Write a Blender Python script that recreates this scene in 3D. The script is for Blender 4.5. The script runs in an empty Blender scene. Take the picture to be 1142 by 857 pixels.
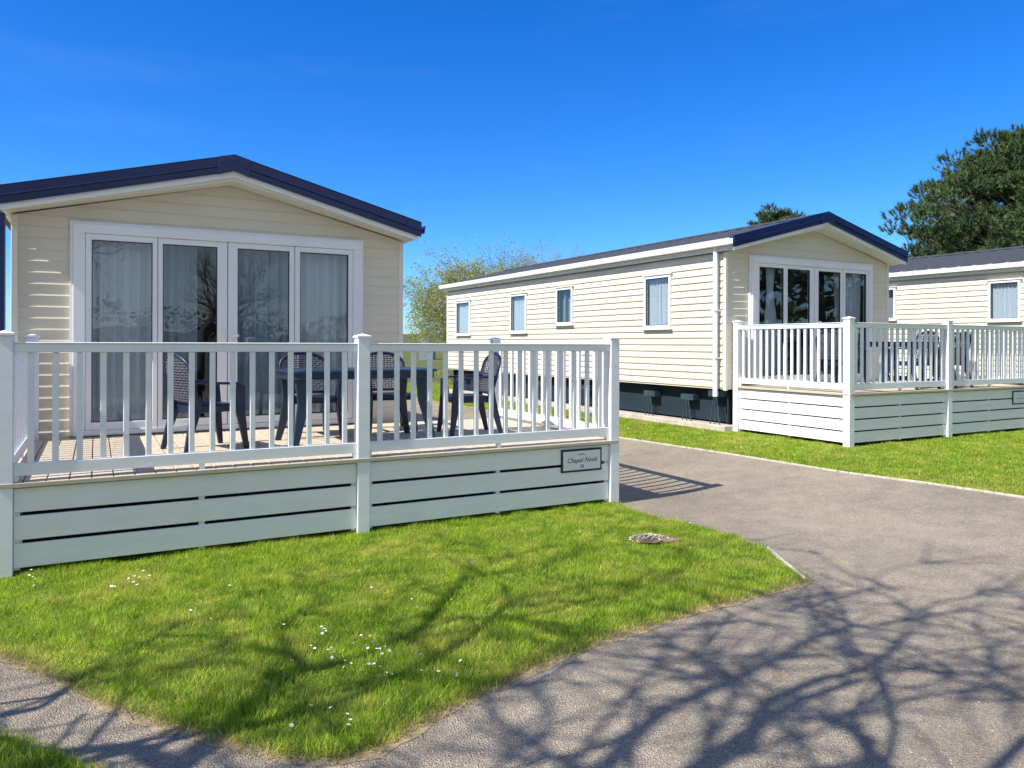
import bpy, bmesh, math, random
import numpy as np
from mathutils import Vector, Matrix
from mathutils.geometry import delaunay_2d_cdt
random.seed(11); rng = np.random.default_rng(5)
R = math.radians
C = bpy.context.scene.collection
scene = bpy.context.scene

# ------------------------------------------------------------------ site geometry
F = 845.0; CX = 571.0; CY = 383.7; ROLL = 0.003; H = 1.67
TH = 0.502; CT, ST = math.cos(TH), math.sin(TH)
U1 = (1.063, 8.027); U2 = (4.7985, 10.793)
RISE = 0.227

def to_an(x, y, o=U1):
    dx, dy = x - o[0], y - o[1]
    return dx*CT + dy*ST, -dx*ST + dy*CT
def to_xy(a, n, o=U1):
    return o[0] + a*CT - n*ST, o[1] + a*ST + n*CT
def gz(x, y):
    a, n = to_an(x, y)
    t = min(1, max(0, (a - 0.8)/3.3)); return RISE*t*t*(3 - 2*t)
def gz_np(x, y):
    a = (x-U1[0])*CT + (y-U1[1])*ST
    t = np.clip((a-0.8)/3.3, 0, 1); return RISE*t*t*(3-2*t)
def ground_pt(u, v):
    du, dv = u - CX, v - CY
    c, s = math.cos(ROLL), math.sin(ROLL)
    uu, vv = du*c + dv*s, -du*s + dv*c
    z = 0.0
    for _ in range(12):
        d = (H - z)*F/vv; x = uu/F*d; z = gz(x, d)
    return x, d, z

# ------------------------------------------------------------------ materials
def new_mat(name):
    m = bpy.data.materials.new(name); m.use_nodes = True
    nt = m.node_tree; b = nt.nodes['Principled BSDF']
    return m, nt, b
def ramp(nt, src, stops):
    r = nt.nodes.new('ShaderNodeValToRGB'); nt.links.new(src, r.inputs[0])
    e = r.color_ramp.elements
    while len(e) < len(stops): e.new(0.5)
    for k, (p, c) in zip(e, stops): k.position = p; k.color = (*c, 1)
    return r
def noise(nt, scale, detail=4, rough=0.55, coord='Object', sc=None):
    tc = nt.nodes.new('ShaderNodeTexCoord'); n = nt.nodes.new('ShaderNodeTexNoise')
    n.inputs['Scale'].default_value = scale; n.inputs['Detail'].default_value = detail
    n.inputs['Roughness'].default_value = rough
    if sc:
        mp = nt.nodes.new('ShaderNodeMapping'); mp.inputs['Scale'].default_value = sc
        nt.links.new(tc.outputs[coord], mp.inputs[0]); nt.links.new(mp.outputs[0], n.inputs['Vector'])
    else: nt.links.new(tc.outputs[coord], n.inputs['Vector'])
    return n
def bump(nt, b, h, strength, dist=0.01):
    k = nt.nodes.new('ShaderNodeBump'); k.inputs['Strength'].default_value = strength
    k.inputs['Distance'].default_value = dist
    nt.links.new(h, k.inputs['Height']); nt.links.new(k.outputs[0], b.inputs['Normal']); return k
def simple(name, col, rough=0.5, var=0.06, scale=3.0, bs=0.0, bscale=60, metal=0, spec=0.5, sc=None):
    m, nt, b = new_mat(name)
    n = noise(nt, scale, 5, 0.6, sc=sc)
    lo = tuple(c*(1-var) for c in col); hi = tuple(min(1, c*(1+var)) for c in col)
    r = ramp(nt, n.outputs[0], [(0.3, lo), (0.7, hi)]); nt.links.new(r.outputs[0], b.inputs['Base Color'])
    b.inputs['Roughness'].default_value = rough; b.inputs['Metallic'].default_value = metal
    b.inputs['Specular IOR Level'].default_value = spec
    if bs:
        n2 = noise(nt, bscale, 3); bump(nt, b, n2.outputs[0], bs, 0.003)
    return m
def mix_rgb(nt, fac, a, b, mode='MIX'):
    m = nt.nodes.new('ShaderNodeMix'); m.data_type = 'RGBA'; m.blend_type = mode
    for sock, v in ((m.inputs[0], fac), (m.inputs[6], a), (m.inputs[7], b)):
        if hasattr(v, 'links'): nt.links.new(v, sock)
        elif isinstance(v, tuple): sock.default_value = (*v, 1)
        else: sock.default_value = v
    return m.outputs[2]

M = {}
M['white'] = simple('white_upvc', (0.80, 0.81, 0.82), 0.38, 0.03, 2.2)
M['wood_white'] = simple('white_deck_plastic', (0.82, 0.84, 0.87), 0.5, 0.05, 2.5, 0.12, 90, sc=(1, 1, 4))
M['cream'] = simple('cream_cladding', (0.67, 0.62, 0.50), 0.5, 0.035, 1.4, 0.25, 130, sc=(1, 1, 3))
M['cream_trim'] = simple('cream_trim', (0.72, 0.69, 0.60), 0.45, 0.03, 2)
M['navy'] = simple('navy_fascia', (0.003, 0.014, 0.09), 0.34, 0.15, 3)
M['roof'] = simple('slate_grey_roof_sheet', (0.047, 0.050, 0.054), 0.75, 0.2, 6, 0.3, 40)
M['dark'] = simple('void_shade_navy', (0.006, 0.018, 0.030), 0.8, 0.3, 2)  # shade of the open voids put into the colour
M['steel'] = simple('dull_grey_steel', (0.045, 0.075, 0.095), 0.5, 0.2, 6, metal=0.2)
M['concrete'] = simple('pale_concrete', (0.50, 0.43, 0.36), 0.9, 0.2, 6, 0.6, 40)
M['plastic'] = simple('navy_moulded_plastic', (0.007, 0.015, 0.045), 0.45, 0.15, 5)
M['plastic_weave'] = simple('grey_woven_plastic', (0.10, 0.10, 0.12), 0.5, 0.2, 8)  # weave lighter and greyer than the chair frame
M['table'] = simple('navy_table_plastic', (0.008, 0.026, 0.055), 0.38, 0.15, 4)
M['sign_navy'] = simple('sign_navy', (0.006, 0.012, 0.035), 0.4, 0.05)
M['sign_white'] = simple('sign_white', (0.74, 0.76, 0.80), 0.4, 0.02)
M['handle'] = simple('white_handle', (0.82, 0.83, 0.85), 0.25, 0.02)
M['interior'] = simple('interior_panel', (0.16, 0.15, 0.13), 0.7, 0.1)
M['interior_dark'] = simple('interior_dark_panel', (0.05, 0.05, 0.055), 0.7, 0.1)
M['sofa'] = simple('sofa_fabric', (0.12, 0.14, 0.18), 0.9, 0.1)
M['seam'] = simple('rubber_seal', (0.03, 0.035, 0.045), 0.6, 0.1)
M['bark'] = simple('grey_bark', (0.13, 0.105, 0.085), 0.9, 0.3, 8, 0.6, 30)
M['far_bark'] = simple('pale_far_bark', (0.20, 0.18, 0.15), 0.9, 0.25, 3)
M['stone'] = simple('pale_stone', (0.58, 0.50, 0.40), 0.85, 0.3, 25)
M['stone_grey'] = simple('grey_stone', (0.28, 0.27, 0.29), 0.85, 0.3, 25)
M['trim_tan'] = simple('tan_edge_trim', (0.50, 0.44, 0.34), 0.7, 0.1, 4)
M['grit'] = simple('tan_grit', (0.40, 0.34, 0.27), 0.9, 0.35, 30)
M['soil'] = simple('dry_soil', (0.27, 0.18, 0.11), 0.95, 0.3, 20, 0.8, 60)
M['petal'] = simple('daisy_petal', (0.88, 0.88, 0.86), 0.6, 0.02)
M['daisy_eye'] = simple('daisy_eye', (0.80, 0.58, 0.05), 0.7, 0.05)
M['edging'] = simple('concrete_edging', (0.48, 0.43, 0.36), 0.9, 0.25, 12, 0.6, 50)
M['shed'] = simple('blue_grey_shed', (0.22, 0.25, 0.32), 0.7, 0.1)

def curtain_mat(name, col, tr=0.4):
    m, nt, b = new_mat(name)
    b.inputs['Base Color'].default_value = (*col, 1); b.inputs['Roughness'].default_value = 0.9
    t = nt.nodes.new('ShaderNodeBsdfTranslucent'); t.inputs[0].default_value = (*col, 1)
    mx = nt.nodes.new('ShaderNodeMixShader'); mx.inputs[0].default_value = tr
    nt.links.new(b.outputs[0], mx.inputs[1]); nt.links.new(t.outputs[0], mx.inputs[2])
    nt.links.new(mx.outputs[0], nt.nodes['Material Output'].inputs[0]); return m
M['curtain'] = curtain_mat('pale_curtain', (0.76, 0.80, 0.85))
M['curtain_dark'] = curtain_mat('grey_curtain', (0.36, 0.45, 0.53))

def glass_mat(name, tint, ior=1.75):
    m, nt, b = new_mat(name); nt.nodes.remove(b)
    fr = nt.nodes.new('ShaderNodeFresnel'); gg = nt.nodes.new('ShaderNodeNewGeometry')
    io = nt.nodes.new('ShaderNodeMapRange'); io.inputs[3].default_value = ior; io.inputs[4].default_value = 1/ior
    nt.links.new(gg.outputs['Backfacing'], io.inputs[0]); nt.links.new(io.outputs[0], fr.inputs[0])
    gl = nt.nodes.new('ShaderNodeBsdfGlossy'); gl.inputs['Roughness'].default_value = 0.0
    gl.inputs[0].default_value = (0.95, 0.98, 1, 1)
    tr = nt.nodes.new('ShaderNodeBsdfTransparent'); tr.inputs[0].default_value = (*tint, 1)
    n = noise(nt, 1.3, 2); bp = nt.nodes.new('ShaderNodeBump'); bp.inputs['Strength'].default_value = 0.05
    bp.inputs['Distance'].default_value = 0.05
    nt.links.new(n.outputs[0], bp.inputs['Height']); nt.links.new(bp.outputs[0], gl.inputs['Normal'])
    mx = nt.nodes.new('ShaderNodeMixShader')
    nt.links.new(fr.outputs[0], mx.inputs[0]); nt.links.new(tr.outputs[0], mx.inputs[1]); nt.links.new(gl.outputs[0], mx.inputs[2])
    nt.links.new(mx.outputs[0], nt.nodes['Material Output'].inputs[0]); return m
M['glass'] = glass_mat('double_glazing', (0.84, 0.91, 0.94), 1.9)

def deck_mat():
    m, nt, b = new_mat('cream_deck_board')
    n = noise(nt, 5, 6, 0.6, sc=(8, 1, 1))
    r = ramp(nt, n.outputs[0], [(0.25, (0.50, 0.41, 0.29)), (0.75, (0.66, 0.57, 0.44))])
    nt.links.new(r.outputs[0], b.inputs['Base Color']); b.inputs['Roughness'].default_value = 0.7
    w = nt.nodes.new('ShaderNodeTexWave'); w.inputs['Scale'].default_value = 18; w.bands_direction = 'X'
    tc = nt.nodes.new('ShaderNodeTexCoord'); nt.links.new(tc.outputs['Object'], w.inputs['Vector'])
    bump(nt, b, w.outputs[1], 0.12, 0.003); return m
M['deck'] = deck_mat()

def tarmac_mat():
    m, nt, b = new_mat('worn_tarmac')
    big = noise(nt, 0.45, 5, 0.6); mid = noise(nt, 4.5, 6, 0.7)
    tc = nt.nodes.new('ShaderNodeTexCoord')
    vo = nt.nodes.new('ShaderNodeTexVoronoi'); vo.inputs['Scale'].default_value = 120
    nt.links.new(tc.outputs['Object'], vo.inputs['Vector'])
    base = ramp(nt, big.outputs[0], [(0.30, (0.27, 0.230, 0.178)), (0.52, (0.335, 0.286, 0.22)), (0.72, (0.42, 0.352, 0.262))])
    midr = ramp(nt, mid.outputs[0], [(0.3, (0.80, 0.80, 0.81)), (0.7, (1.14, 1.12, 1.09))])
    c1 = mix_rgb(nt, 1.0, base.outputs[0], midr.outputs[0], 'MULTIPLY')
    hsv = nt.nodes.new('ShaderNodeSeparateColor'); nt.links.new(vo.outputs['Color'], hsv.inputs[0])
    agg = ramp(nt, hsv.outputs[0], [(0.0, (0.62, 0.62, 0.64)), (0.6, (1.0, 0.99, 0.97)), (1.0, (1.38, 1.35, 1.28))])
    c2 = mix_rgb(nt, 0.75, c1, agg.outputs[0], 'MULTIPLY')
    fine = noise(nt, 150, 3)
    fr = ramp(nt, fine.outputs[0], [(0.35, (0.75, 0.75, 0.75)), (0.65, (1.25, 1.25, 1.25))])
    c3 = mix_rgb(nt, 1.0, c2, fr.outputs[0], 'MULTIPLY')
    # sandy worn streaks
    st = noise(nt, 0.9, 6, 0.65, sc=(1, 2.2, 1))
    sf = ramp(nt, st.outputs[0], [(0.52, (0, 0, 0)), (0.68, (0.9, 0.9, 0.9))])
    c4 = mix_rgb(nt, sf.outputs[0], c3, mix_rgb(nt, 0.5, (0.40, 0.34, 0.26), c3, 'MIX'))
    nt.links.new(c4, b.inputs['Base Color']); b.inputs['Roughness'].default_value = 0.88
    b.inputs['Specular IOR Level'].default_value = 0.3
    bump(nt, b, vo.outputs['Distance'], 1.0, 0.008); return m
M['tarmac'] = tarmac_mat()

def lawn_mat(name, cols, sc=1.2):
    m, nt, b = new_mat(name)
    n = noise(nt, sc, 8, 0.7); r = ramp(nt, n.outputs[0], cols)
    nt.links.new(r.outputs[0], b.inputs['Base Color']); b.inputs['Roughness'].default_value = 0.95
    b.inputs['Specular IOR Level'].default_value = 0.1
    n2 = noise(nt, 50, 4); bump(nt, b, n2.outputs[0], 0.8, 0.02); return m
M['lawn'] = lawn_mat('lawn_thatch', [(0.3, (0.11, 0.15, 0.015)), (0.7, (0.22, 0.25, 0.04))])
M['field'] = lawn_mat('field_turf', [(0.3, (0.08, 0.10, 0.03)), (0.7, (0.15, 0.16, 0.055))], 0.1)
M['hill'] = lawn_mat('hill_pasture', [(0.35, (0.05, 0.055, 0.025)), (0.5, (0.14, 0.13, 0.055)), (0.62, (0.07, 0.075, 0.035))], 0.05)

def blade_mat(name, stops, patch, trans=0.35):
    m, nt, b = new_mat(name)
    g = nt.nodes.new('ShaderNodeNewGeometry')
    r = ramp(nt, g.outputs['Random Per Island'], stops)
    n = noise(nt, 1.6, 5, 0.65)
    f = ramp(nt, n.outputs[0], [(0.48, (0, 0, 0)), (0.70, (1, 1, 1))])
    col = mix_rgb(nt, f.outputs[0], r.outputs[0], mix_rgb(nt, 0.65, r.outputs[0], patch))
    n3 = noise(nt, 5.5, 4, 0.6)
    r3 = ramp(nt, n3.outputs[0], [(0.3, (0.52, 0.62, 0.55)), (0.7, (1.28, 1.2, 1.1))])
    col = mix_rgb(nt, 1.0, col, r3.outputs[0], 'MULTIPLY')
    nt.links.new(col, b.inputs['Base Color']); b.inputs['Roughness'].default_value = 0.6
    b.inputs['Specular IOR Level'].default_value = 0.25
    t = nt.nodes.new('ShaderNodeBsdfTranslucent'); nt.links.new(col, t.inputs[0])
    mx = nt.nodes.new('ShaderNodeMixShader'); mx.inputs[0].default_value = trans
    nt.links.new(b.outputs[0], mx.inputs[1]); nt.links.new(t.outputs[0], mx.inputs[2])
    nt.links.new(mx.outputs[0], nt.nodes['Material Output'].inputs[0]); return m
M['blade'] = blade_mat('grass_blade', [(0, (0.19, 0.36, 0.02)), (0.5, (0.36, 0.55, 0.04)), (0.85, (0.62, 0.70, 0.09)), (1, (0.80, 0.74, 0.34))], (0.76, 0.66, 0.20), 0.55)
M['needle'] = blade_mat('pine_needles', [(0, (0.035, 0.085, 0.042)), (0.6, (0.085, 0.16, 0.065)), (1, (0.22, 0.25, 0.08))], (0.15, 0.15, 0.06), 0.2)
M['bud'] = blade_mat('opening_buds', [(0, (0.24, 0.33, 0.06)), (0.7, (0.45, 0.48, 0.12)), (1, (0.62, 0.54, 0.2))], (0.35, 0.3, 0.12), 0.4)
M['hedge'] = blade_mat('hedge_leaves', [(0, (0.03, 0.06, 0.02)), (1, (0.08, 0.12, 0.04))], (0.1, 0.1, 0.04), 0.25)

# ------------------------------------------------------------------ mesh helpers
class MB:
    def __init__(s): s.v = []; s.f = []; s.m = []
    def add(s, vs, fs, mi=0):
        o = len(s.v); s.v += [tuple(p) for p in vs]; s.f += [tuple(i+o for i in f) for f in fs]; s.m += [mi]*len(fs); return s
    def box(s, x0, x1, y0, y1, z0, z1, mi=0):
        vs = [(x, y, z) for z in (z0, z1) for y in (y0, y1) for x in (x0, x1)]
        return s.add(vs, [(0, 2, 3, 1), (4, 5, 7, 6), (0, 1, 5, 4), (2, 6, 7, 3), (0, 4, 6, 2), (1, 3, 7, 5)], mi)
    def prism(s, pts, axis, a0, a1, mi=0):
        # pts: closed 2-D outline (counter-clockwise); axis = extrusion axis
        def P(p, a):
            return {'y': (p[0], a, p[1]), 'x': (a, p[0], p[1]), 'z': (p[0], p[1], a)}[axis]
        n = len(pts); vs = [P(p, a0) for p in pts] + [P(p, a1) for p in pts]
        fs = [tuple(range(n)), tuple(range(2*n-1, n-1, -1))] + [(i, i+n, (i+1) % n + n, (i+1) % n) for i in range(n)]
        return s.add(vs, fs, mi)
    def tube(s, pts, rads, k=6, cap=True, mi=0):
        pts = [Vector(p) for p in pts]; o = len(s.v); up = None
        for i, p in enumerate(pts):
            d = (pts[min(i+1, len(pts)-1)] - pts[max(i-1, 0)]); d = d.normalized() if d.length > 1e-9 else Vector((0, 0, 1))
            if up is None: up = d.orthogonal().normalized()
            up = (up - d*up.dot(d)); up = up.normalized() if up.length > 1e-6 else d.orthogonal().normalized()
            w = d.cross(up); r = rads[i] if hasattr(rads, '__len__') else rads
            for j in range(k):
                a = 2*math.pi*j/k; s.v.append(tuple(p + (up*math.cos(a) + w*math.sin(a))*r))
        for i in range(len(pts)-1):
            for j in range(k):
                s.f.append((o+i*k+j, o+i*k+(j+1) % k, o+(i+1)*k+(j+1) % k, o+(i+1)*k+j)); s.m.append(mi)
        if cap:
            s.f.append(tuple(o+j for j in range(k-1, -1, -1))); s.m.append(mi)
            s.f.append(tuple(o+(len(pts)-1)*k+j for j in range(k))); s.m.append(mi)
        return s
    def build(s, name, mats, parent=None, bevel=0, smooth=False, loc=None, fix=True):
        me = bpy.data.meshes.new(name); me.from_pydata(s.v, [], s.f)
        mats = mats if isinstance(mats, (list, tuple)) else [mats]
        for m in mats: me.materials.append(m)
        if len(mats) > 1: me.polygons.foreach_set('material_index', s.m)
        if smooth: me.polygons.foreach_set('use_smooth', [True]*len(s.f))
        if fix:
            bm = bmesh.new(); bm.from_mesh(me); bmesh.ops.recalc_face_normals(bm, faces=bm.faces); bm.to_mesh(me); bm.free()
        me.update()
        return link(name, me, parent, loc, bevel)
def link(name, me, parent=None, loc=None, bevel=0):
    o = bpy.data.objects.new(name, me); C.objects.link(o)
    if parent: o.parent = parent
    if loc: o.location = loc
    if bevel:
        b = o.modifiers.new('bevel', 'BEVEL'); b.width = bevel; b.segments = 1; b.limit_method = 'ANGLE'
    return o
def tag(o, label=None, cat=None, group=None, kind=None):
    if label: o['label'] = label
    if cat: o['category'] = cat
    if group: o['group'] = group
    if kind: o['kind'] = kind
    return o
def empty(name, loc, rz=0):
    o = bpy.data.objects.new(name, None); C.objects.link(o); o.location = loc; o.rotation_euler = (0, 0, rz)
    o.empty_display_size = 0.3; return o
def copy_tree(o, parent=None):
    c = o.copy(); C.objects.link(c); c.parent = parent
    for ch in list(o.children): copy_tree(ch, c)
    return c
def raw_mesh(name, verts, nper, mat, parent=None, smooth=False):
    """verts (N*nper,3); every nper vertices are one polygon"""
    me = bpy.data.meshes.new(name); n = len(verts)//nper
    me.vertices.add(n*nper); me.vertices.foreach_set('co', verts.astype(np.float32).ravel())
    me.loops.add(n*nper); me.loops.foreach_set('vertex_index', np.arange(n*nper, dtype=np.int32))
    me.polygons.add(n); me.polygons.foreach_set('loop_start', np.arange(0, n*nper, nper, dtype=np.int32))
    me.polygons.foreach_set('loop_total', np.full(n, nper, dtype=np.int32))
    me.materials.append(mat); me.update(calc_edges=True); return link(name, me, parent)

# ------------------------------------------------------------------ world, sun, camera
SUN_AZ = TH + R(4.0)      # horizontal travel direction of the light, from +X towards +Y
SUN_EL = R(47.0)
w = bpy.data.worlds.new("World"); scene.world = w; w.use_nodes = True
nt = w.node_tree; bg = nt.nodes['Background']
sky = nt.nodes.new('ShaderNodeTexSky'); sky.sky_type = 'NISHITA'; sky.sun_disc = False
sky.sun_elevation = SUN_EL
sx, sy = -math.cos(SUN_AZ), -math.sin(SUN_AZ)           # towards the sun
sky.sun_rotation = math.atan2(sx, sy)
sky.altitude = 0; sky.air_density = 1.0; sky.dust_density = 0.15; sky.ozone_density = 4.5
hs = nt.nodes.new('ShaderNodeHueSaturation'); hs.inputs['Saturation'].default_value = 1.35
tn = nt.nodes.new('ShaderNodeMix'); tn.data_type = 'RGBA'; tn.blend_type = 'MULTIPLY'; tn.inputs[0].default_value = 1
tn.inputs[7].default_value = (0.55, 0.86, 1.25, 1)
nt.links.new(sky.outputs[0], hs.inputs['Color']); nt.links.new(hs.outputs[0], tn.inputs[6])
# white veil added to the unseen sky behind the camera, making fill light less blue
tcw = nt.nodes.new('ShaderNodeTexCoord'); sep = nt.nodes.new('ShaderNodeSeparateXYZ'); nt.links.new(tcw.outputs['Generated'], sep.inputs[0])
mr = nt.nodes.new('ShaderNodeMapRange'); mr.inputs[1].default_value = 0.1; mr.inputs[2].default_value = -0.7; mr.inputs[3].default_value = 0; mr.inputs[4].default_value = 0.72
nt.links.new(sep.outputs[1], mr.inputs[0])
mpw = nt.nodes.new('ShaderNodeMapping'); mpw.inputs['Scale'].default_value = (1.2, 1.2, 7); mpw.inputs['Rotation'].default_value = (0.12, 0.1, 0)
nw = nt.nodes.new('ShaderNodeTexNoise'); nw.inputs['Scale'].default_value = 2.2; nw.inputs['Detail'].default_value = 7; nw.inputs['Roughness'].default_value = .6
nt.links.new(tcw.outputs['Generated'], mpw.inputs[0]); nt.links.new(mpw.outputs[0], nw.inputs['Vector'])
wr = nt.nodes.new('ShaderNodeMapRange'); wr.inputs[1].default_value = 0.54; wr.inputs[2].default_value = 0.8; wr.inputs[3].default_value = 0; wr.inputs[4].default_value = 0.04
nt.links.new(nw.outputs[0], wr.inputs[0]); mxw = nt.nodes.new('ShaderNodeMath'); mxw.operation = 'MAXIMUM'
nt.links.new(mr.outputs[0], mxw.inputs[0]); nt.links.new(wr.outputs[0], mxw.inputs[1])
vl = nt.nodes.new('ShaderNodeMix'); vl.data_type = 'RGBA'; vl.inputs[7].default_value = (5.0, 5.3, 5.4, 1)
nt.links.new(mxw.outputs[0], vl.inputs[0]); nt.links.new(tn.outputs[2], vl.inputs[6]); nt.links.new(vl.outputs[2], bg.inputs[0])
bg.inputs[1].default_value = 0.115
sl = bpy.data.lights.new('sun', 'SUN'); sl.energy = 4.9; sl.angle = R(0.45); sl.color = (1, 0.955, 0.88)
so = bpy.data.objects.new('sun', sl); C.objects.link(so)
ld = Vector((math.cos(SUN_AZ)*math.cos(SUN_EL), math.sin(SUN_AZ)*math.cos(SUN_EL), -math.sin(SUN_EL)))
so.rotation_euler = ld.to_track_quat('-Z', 'Y').to_euler(); so.location = (-20, -15, 30)

cam = bpy.data.cameras.new('camera'); co = bpy.data.objects.new('camera', cam); C.objects.link(co)
cam.sensor_width = 36; cam.lens = 36*F/1142; cam.clip_end = 3000
cam.shift_y = -(428.5 - CY)/1142
co.location = (0, 0, H); co.rotation_euler = (R(90), 0, 0)
co.rotation_euler = (Matrix.Rotation(R(90), 3, 'X') @ Matrix.Rotation(ROLL, 3, 'Z')).to_euler()
scene.camera = co
scene.view_settings.view_transform = 'Standard'; scene.view_settings.look = 'None'
scene.view_settings.exposure = 0.5; scene.view_settings.gamma = 1
scene.cycles.use_denoising = True
scene.cycles.max_bounces = 8; scene.cycles.transparent_max_bounces = 12

# ------------------------------------------------------------------ ground sheets
def sheet(name, poly, lift, mat, cell=0.25, inner=True):
    pts = [Vector(p) for p in poly]; n = len(pts)
    if inner:
        xs = [p.x for p in pts]; ys = [p.y for p in pts]
        x = min(xs)
        while x < max(xs):
            y = min(ys)
            while y < max(ys):
                if in_poly(x, y, poly): pts.append(Vector((x, y)))
                y += cell
            x += cell
    r = delaunay_2d_cdt(pts, [], [list(range(n))], 1, 1e-5)
    me = bpy.data.meshes.new(name); me.from_pydata([(p.x, p.y, gz(p.x, p.y)+lift) for p in r[0]], [], r[2])
    bm = bmesh.new(); bm.from_mesh(me); bmesh.ops.recalc_face_normals(bm, faces=bm.faces)
    if sum(f.normal.z for f in bm.faces) < 0: bmesh.ops.reverse_faces(bm, faces=bm.faces)
    bm.to_mesh(me); bm.free()
    me.materials.append(mat); me.polygons.foreach_set('use_smooth', [True]*len(me.polygons))
    o = link(name, me); o['kind'] = 'structure'; return o
def in_poly(x, y, poly):
    c = False; j = len(poly)-1
    for i in range(len(poly)):
        if (poly[i][1] > y) != (poly[j][1] > y) and x < (poly[j][0]-poly[i][0])*(y-poly[i][1])/(poly[j][1]-poly[i][1])+poly[i][0]: c = not c
        j = i
    return c
def in_poly_np(x, y, poly):
    c = np.zeros(len(x), bool); j = len(poly)-1
    for i in range(len(poly)):
        xi, yi = poly[i]; xj, yj = poly[j]
        if yi != yj: c ^= ((yi > y) != (yj > y)) & (x < (xj-xi)*(y-yi)/(yj-yi)+xi)
        j = i
    return c
def wiggle(pts, step=0.12, amp=0.02):
    out = []; r = random.Random(3); n = len(pts)
    for i in range(n):
        a, b = Vector(pts[i][:2]), Vector(pts[(i+1) % n][:2]); L = (b-a).length; k = max(1, int(L/step))
        nrm = Vector((-(b-a).y, (b-a).x)).normalized() if L > 0 else Vector((0, 0))
        for q in range(k):
            p0 = a.lerp(b, q/k); p = p0 + nrm*((r.uniform(-amp, amp) + amp*1.6*math.sin(p0.x*7+p0.y*5)) if q else 0); out.append((p.x, p.y))
    return out

# ground base: one sheet to the horizon
g = MB(); RINGS = [(-1500, 1500)]
gx = [-1500, -400, -120, -40] + list(np.arange(-20, 30.1, 1.0)) + [45, 120, 400, 1500]
gy = [-1500, -400, -120, -40] + list(np.arange(-15, 40.1, 1.0)) + [55, 120, 400, 1500]
vs = [(x, y, gz(x, y) if abs(x) < 50 and -40 < y < 60 else (RISE if to_an(x, y)[0] > 4 else 0)) for y in gy for x in gx]
nx = len(gx)
g.add(vs, [(j*nx+i, j*nx+i+1, (j+1)*nx+i+1, (j+1)*nx+i) for j in range(len(gy)-1) for i in range(nx-1)])
go = g.build('ground', M['field'], fix=False, smooth=True); go['kind'] = 'structure'; go.location.z = -0.05

GP = lambda u, v: ground_pt(u, v)[:2]
# tarmac drive and path, continuing behind the camera and back between the caravans
edge_far = [GP(1142, 554), GP(1040, 539), GP(943, 526.5), GP(821, 507), GP(693, 488)]
fa = [to_an(*p) for p in edge_far]
drive = [to_xy(3.0, 22), to_xy(-0.1, 22), to_xy(-0.9, 6), to_xy(-1.1, 3.0), to_xy(-0.4, 0.6), to_xy(-3, 0.5), (-9, 3.2), (-14, 2.5), (-14, -5), (-2, -7), (8, -7), (12, -3), (13, 0.5),
         to_xy(fa[0][0]+0.3, fa[0][1]-3.4), to_xy(fa[0][0]+0.02, fa[0][1]-0.8)] + edge_far + [to_xy(2.95, 8)]
road = sheet('tarmac_drive', drive, -0.015, M['tarmac'], 0.35)

l1px = [(-60, 700), (0, 726), (60, 748), (130, 782), (200, 806), (262, 824), (330, 840), (378, 842), (412, 832), (445, 815), (490, 790), (540, 765), (600, 738), (660, 714), (720, 694), (800, 671), (860, 657), (897, 646)]
right_edge = [(880, 632), (855, 612), (820, 598), (772, 584), (735, 577), (700, 566)]
lawn1 = [GP(*p) for p in l1px] + [GP(*p) for p in right_edge] + [to_xy(0.05, -0.07), to_xy(0.0, 0.25), to_xy(-5.6, 0.3), to_xy(-8.5, 0.3)]
lawn1 = wiggle(lawn1, 0.08, 0.014)
s1 = sheet('front_lawn', lawn1, -0.009, M['lawn'], 0.2)
lawn2 = wiggle([GP(-60, 795), GP(0, 818), GP(40, 833), GP(80, 846), GP(135, 866), GP(150, 900), (-1.4, 2.2), (-3.0, 2.2)], 0.1, 0.012)
s2 = sheet('verge_lawn', lawn2, -0.009, M['lawn'], 0.2)
lawn3 = [p for p in edge_far[::-1]] + [to_xy(fa[0][0]+0.02, fa[0][1]-0.8), to_xy(fa[0][0]+0.35, fa[0][1]-3.2), to_xy(16, -5), to_xy(20, 6), to_xy(12, 20), to_xy(2.96, 20), to_xy(2.93, 8)]
s3 = sheet('side_lawn', lawn3, -0.009, M['lawn'], 0.5)

# worn earth margin where the turf meets the tarmac
def margin(name, pts, seed, outer=.07):
    r = random.Random(seed); P = [Vector(p) for p in pts]; m = MB(); vs = []; n = len(P)
    for i, p in enumerate(P):
        d = (P[min(i+1, n-1)]-P[max(i-1, 0)]).normalized(); nn = Vector((d.y, -d.x)); o = outer*(.35+.4*math.sin(p.x*3.1+p.y*2)**2+r.uniform(0, .45))
        for q, z in ((p-nn*.08, -.0105), (p+nn*o, -.0125)): vs.append((q.x, q.y, gz(q.x, q.y)+z))
    m.add(vs, [(2*i, 2*i+1, 2*i+3, 2*i+2) for i in range(n-1)]); o = m.build(name, M['margin'], fix=False); o['kind'] = 'structure'
    return P
def resamp(pts, step):
    out = []
    for a, b in zip(pts, pts[1:]):
        a, b = Vector(a), Vector(b); k = max(1, int((b-a).length/step)); out += [tuple(a.lerp(b, q/k)) for q in range(k)]
    return out + [tuple(pts[-1])]
M['margin'] = simple('worn_earth_margin', (0.30, 0.225, 0.14), 0.95, 0.35, 14, 0.8, 70)
e1 = resamp([GP(*p) for p in l1px], .05); e2 = resamp([GP(*p) for p in [(897, 646)]+right_edge], .05)
margin('earth_margin', e1, 1, .085); margin('earth_margin', e2, 2, .05)
e3 = resamp([GP(-60, 795), GP(0, 818), GP(40, 833), GP(80, 846), GP(135, 866)], .05)[::-1]
margin('earth_margin', e3, 3, .06)

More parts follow.
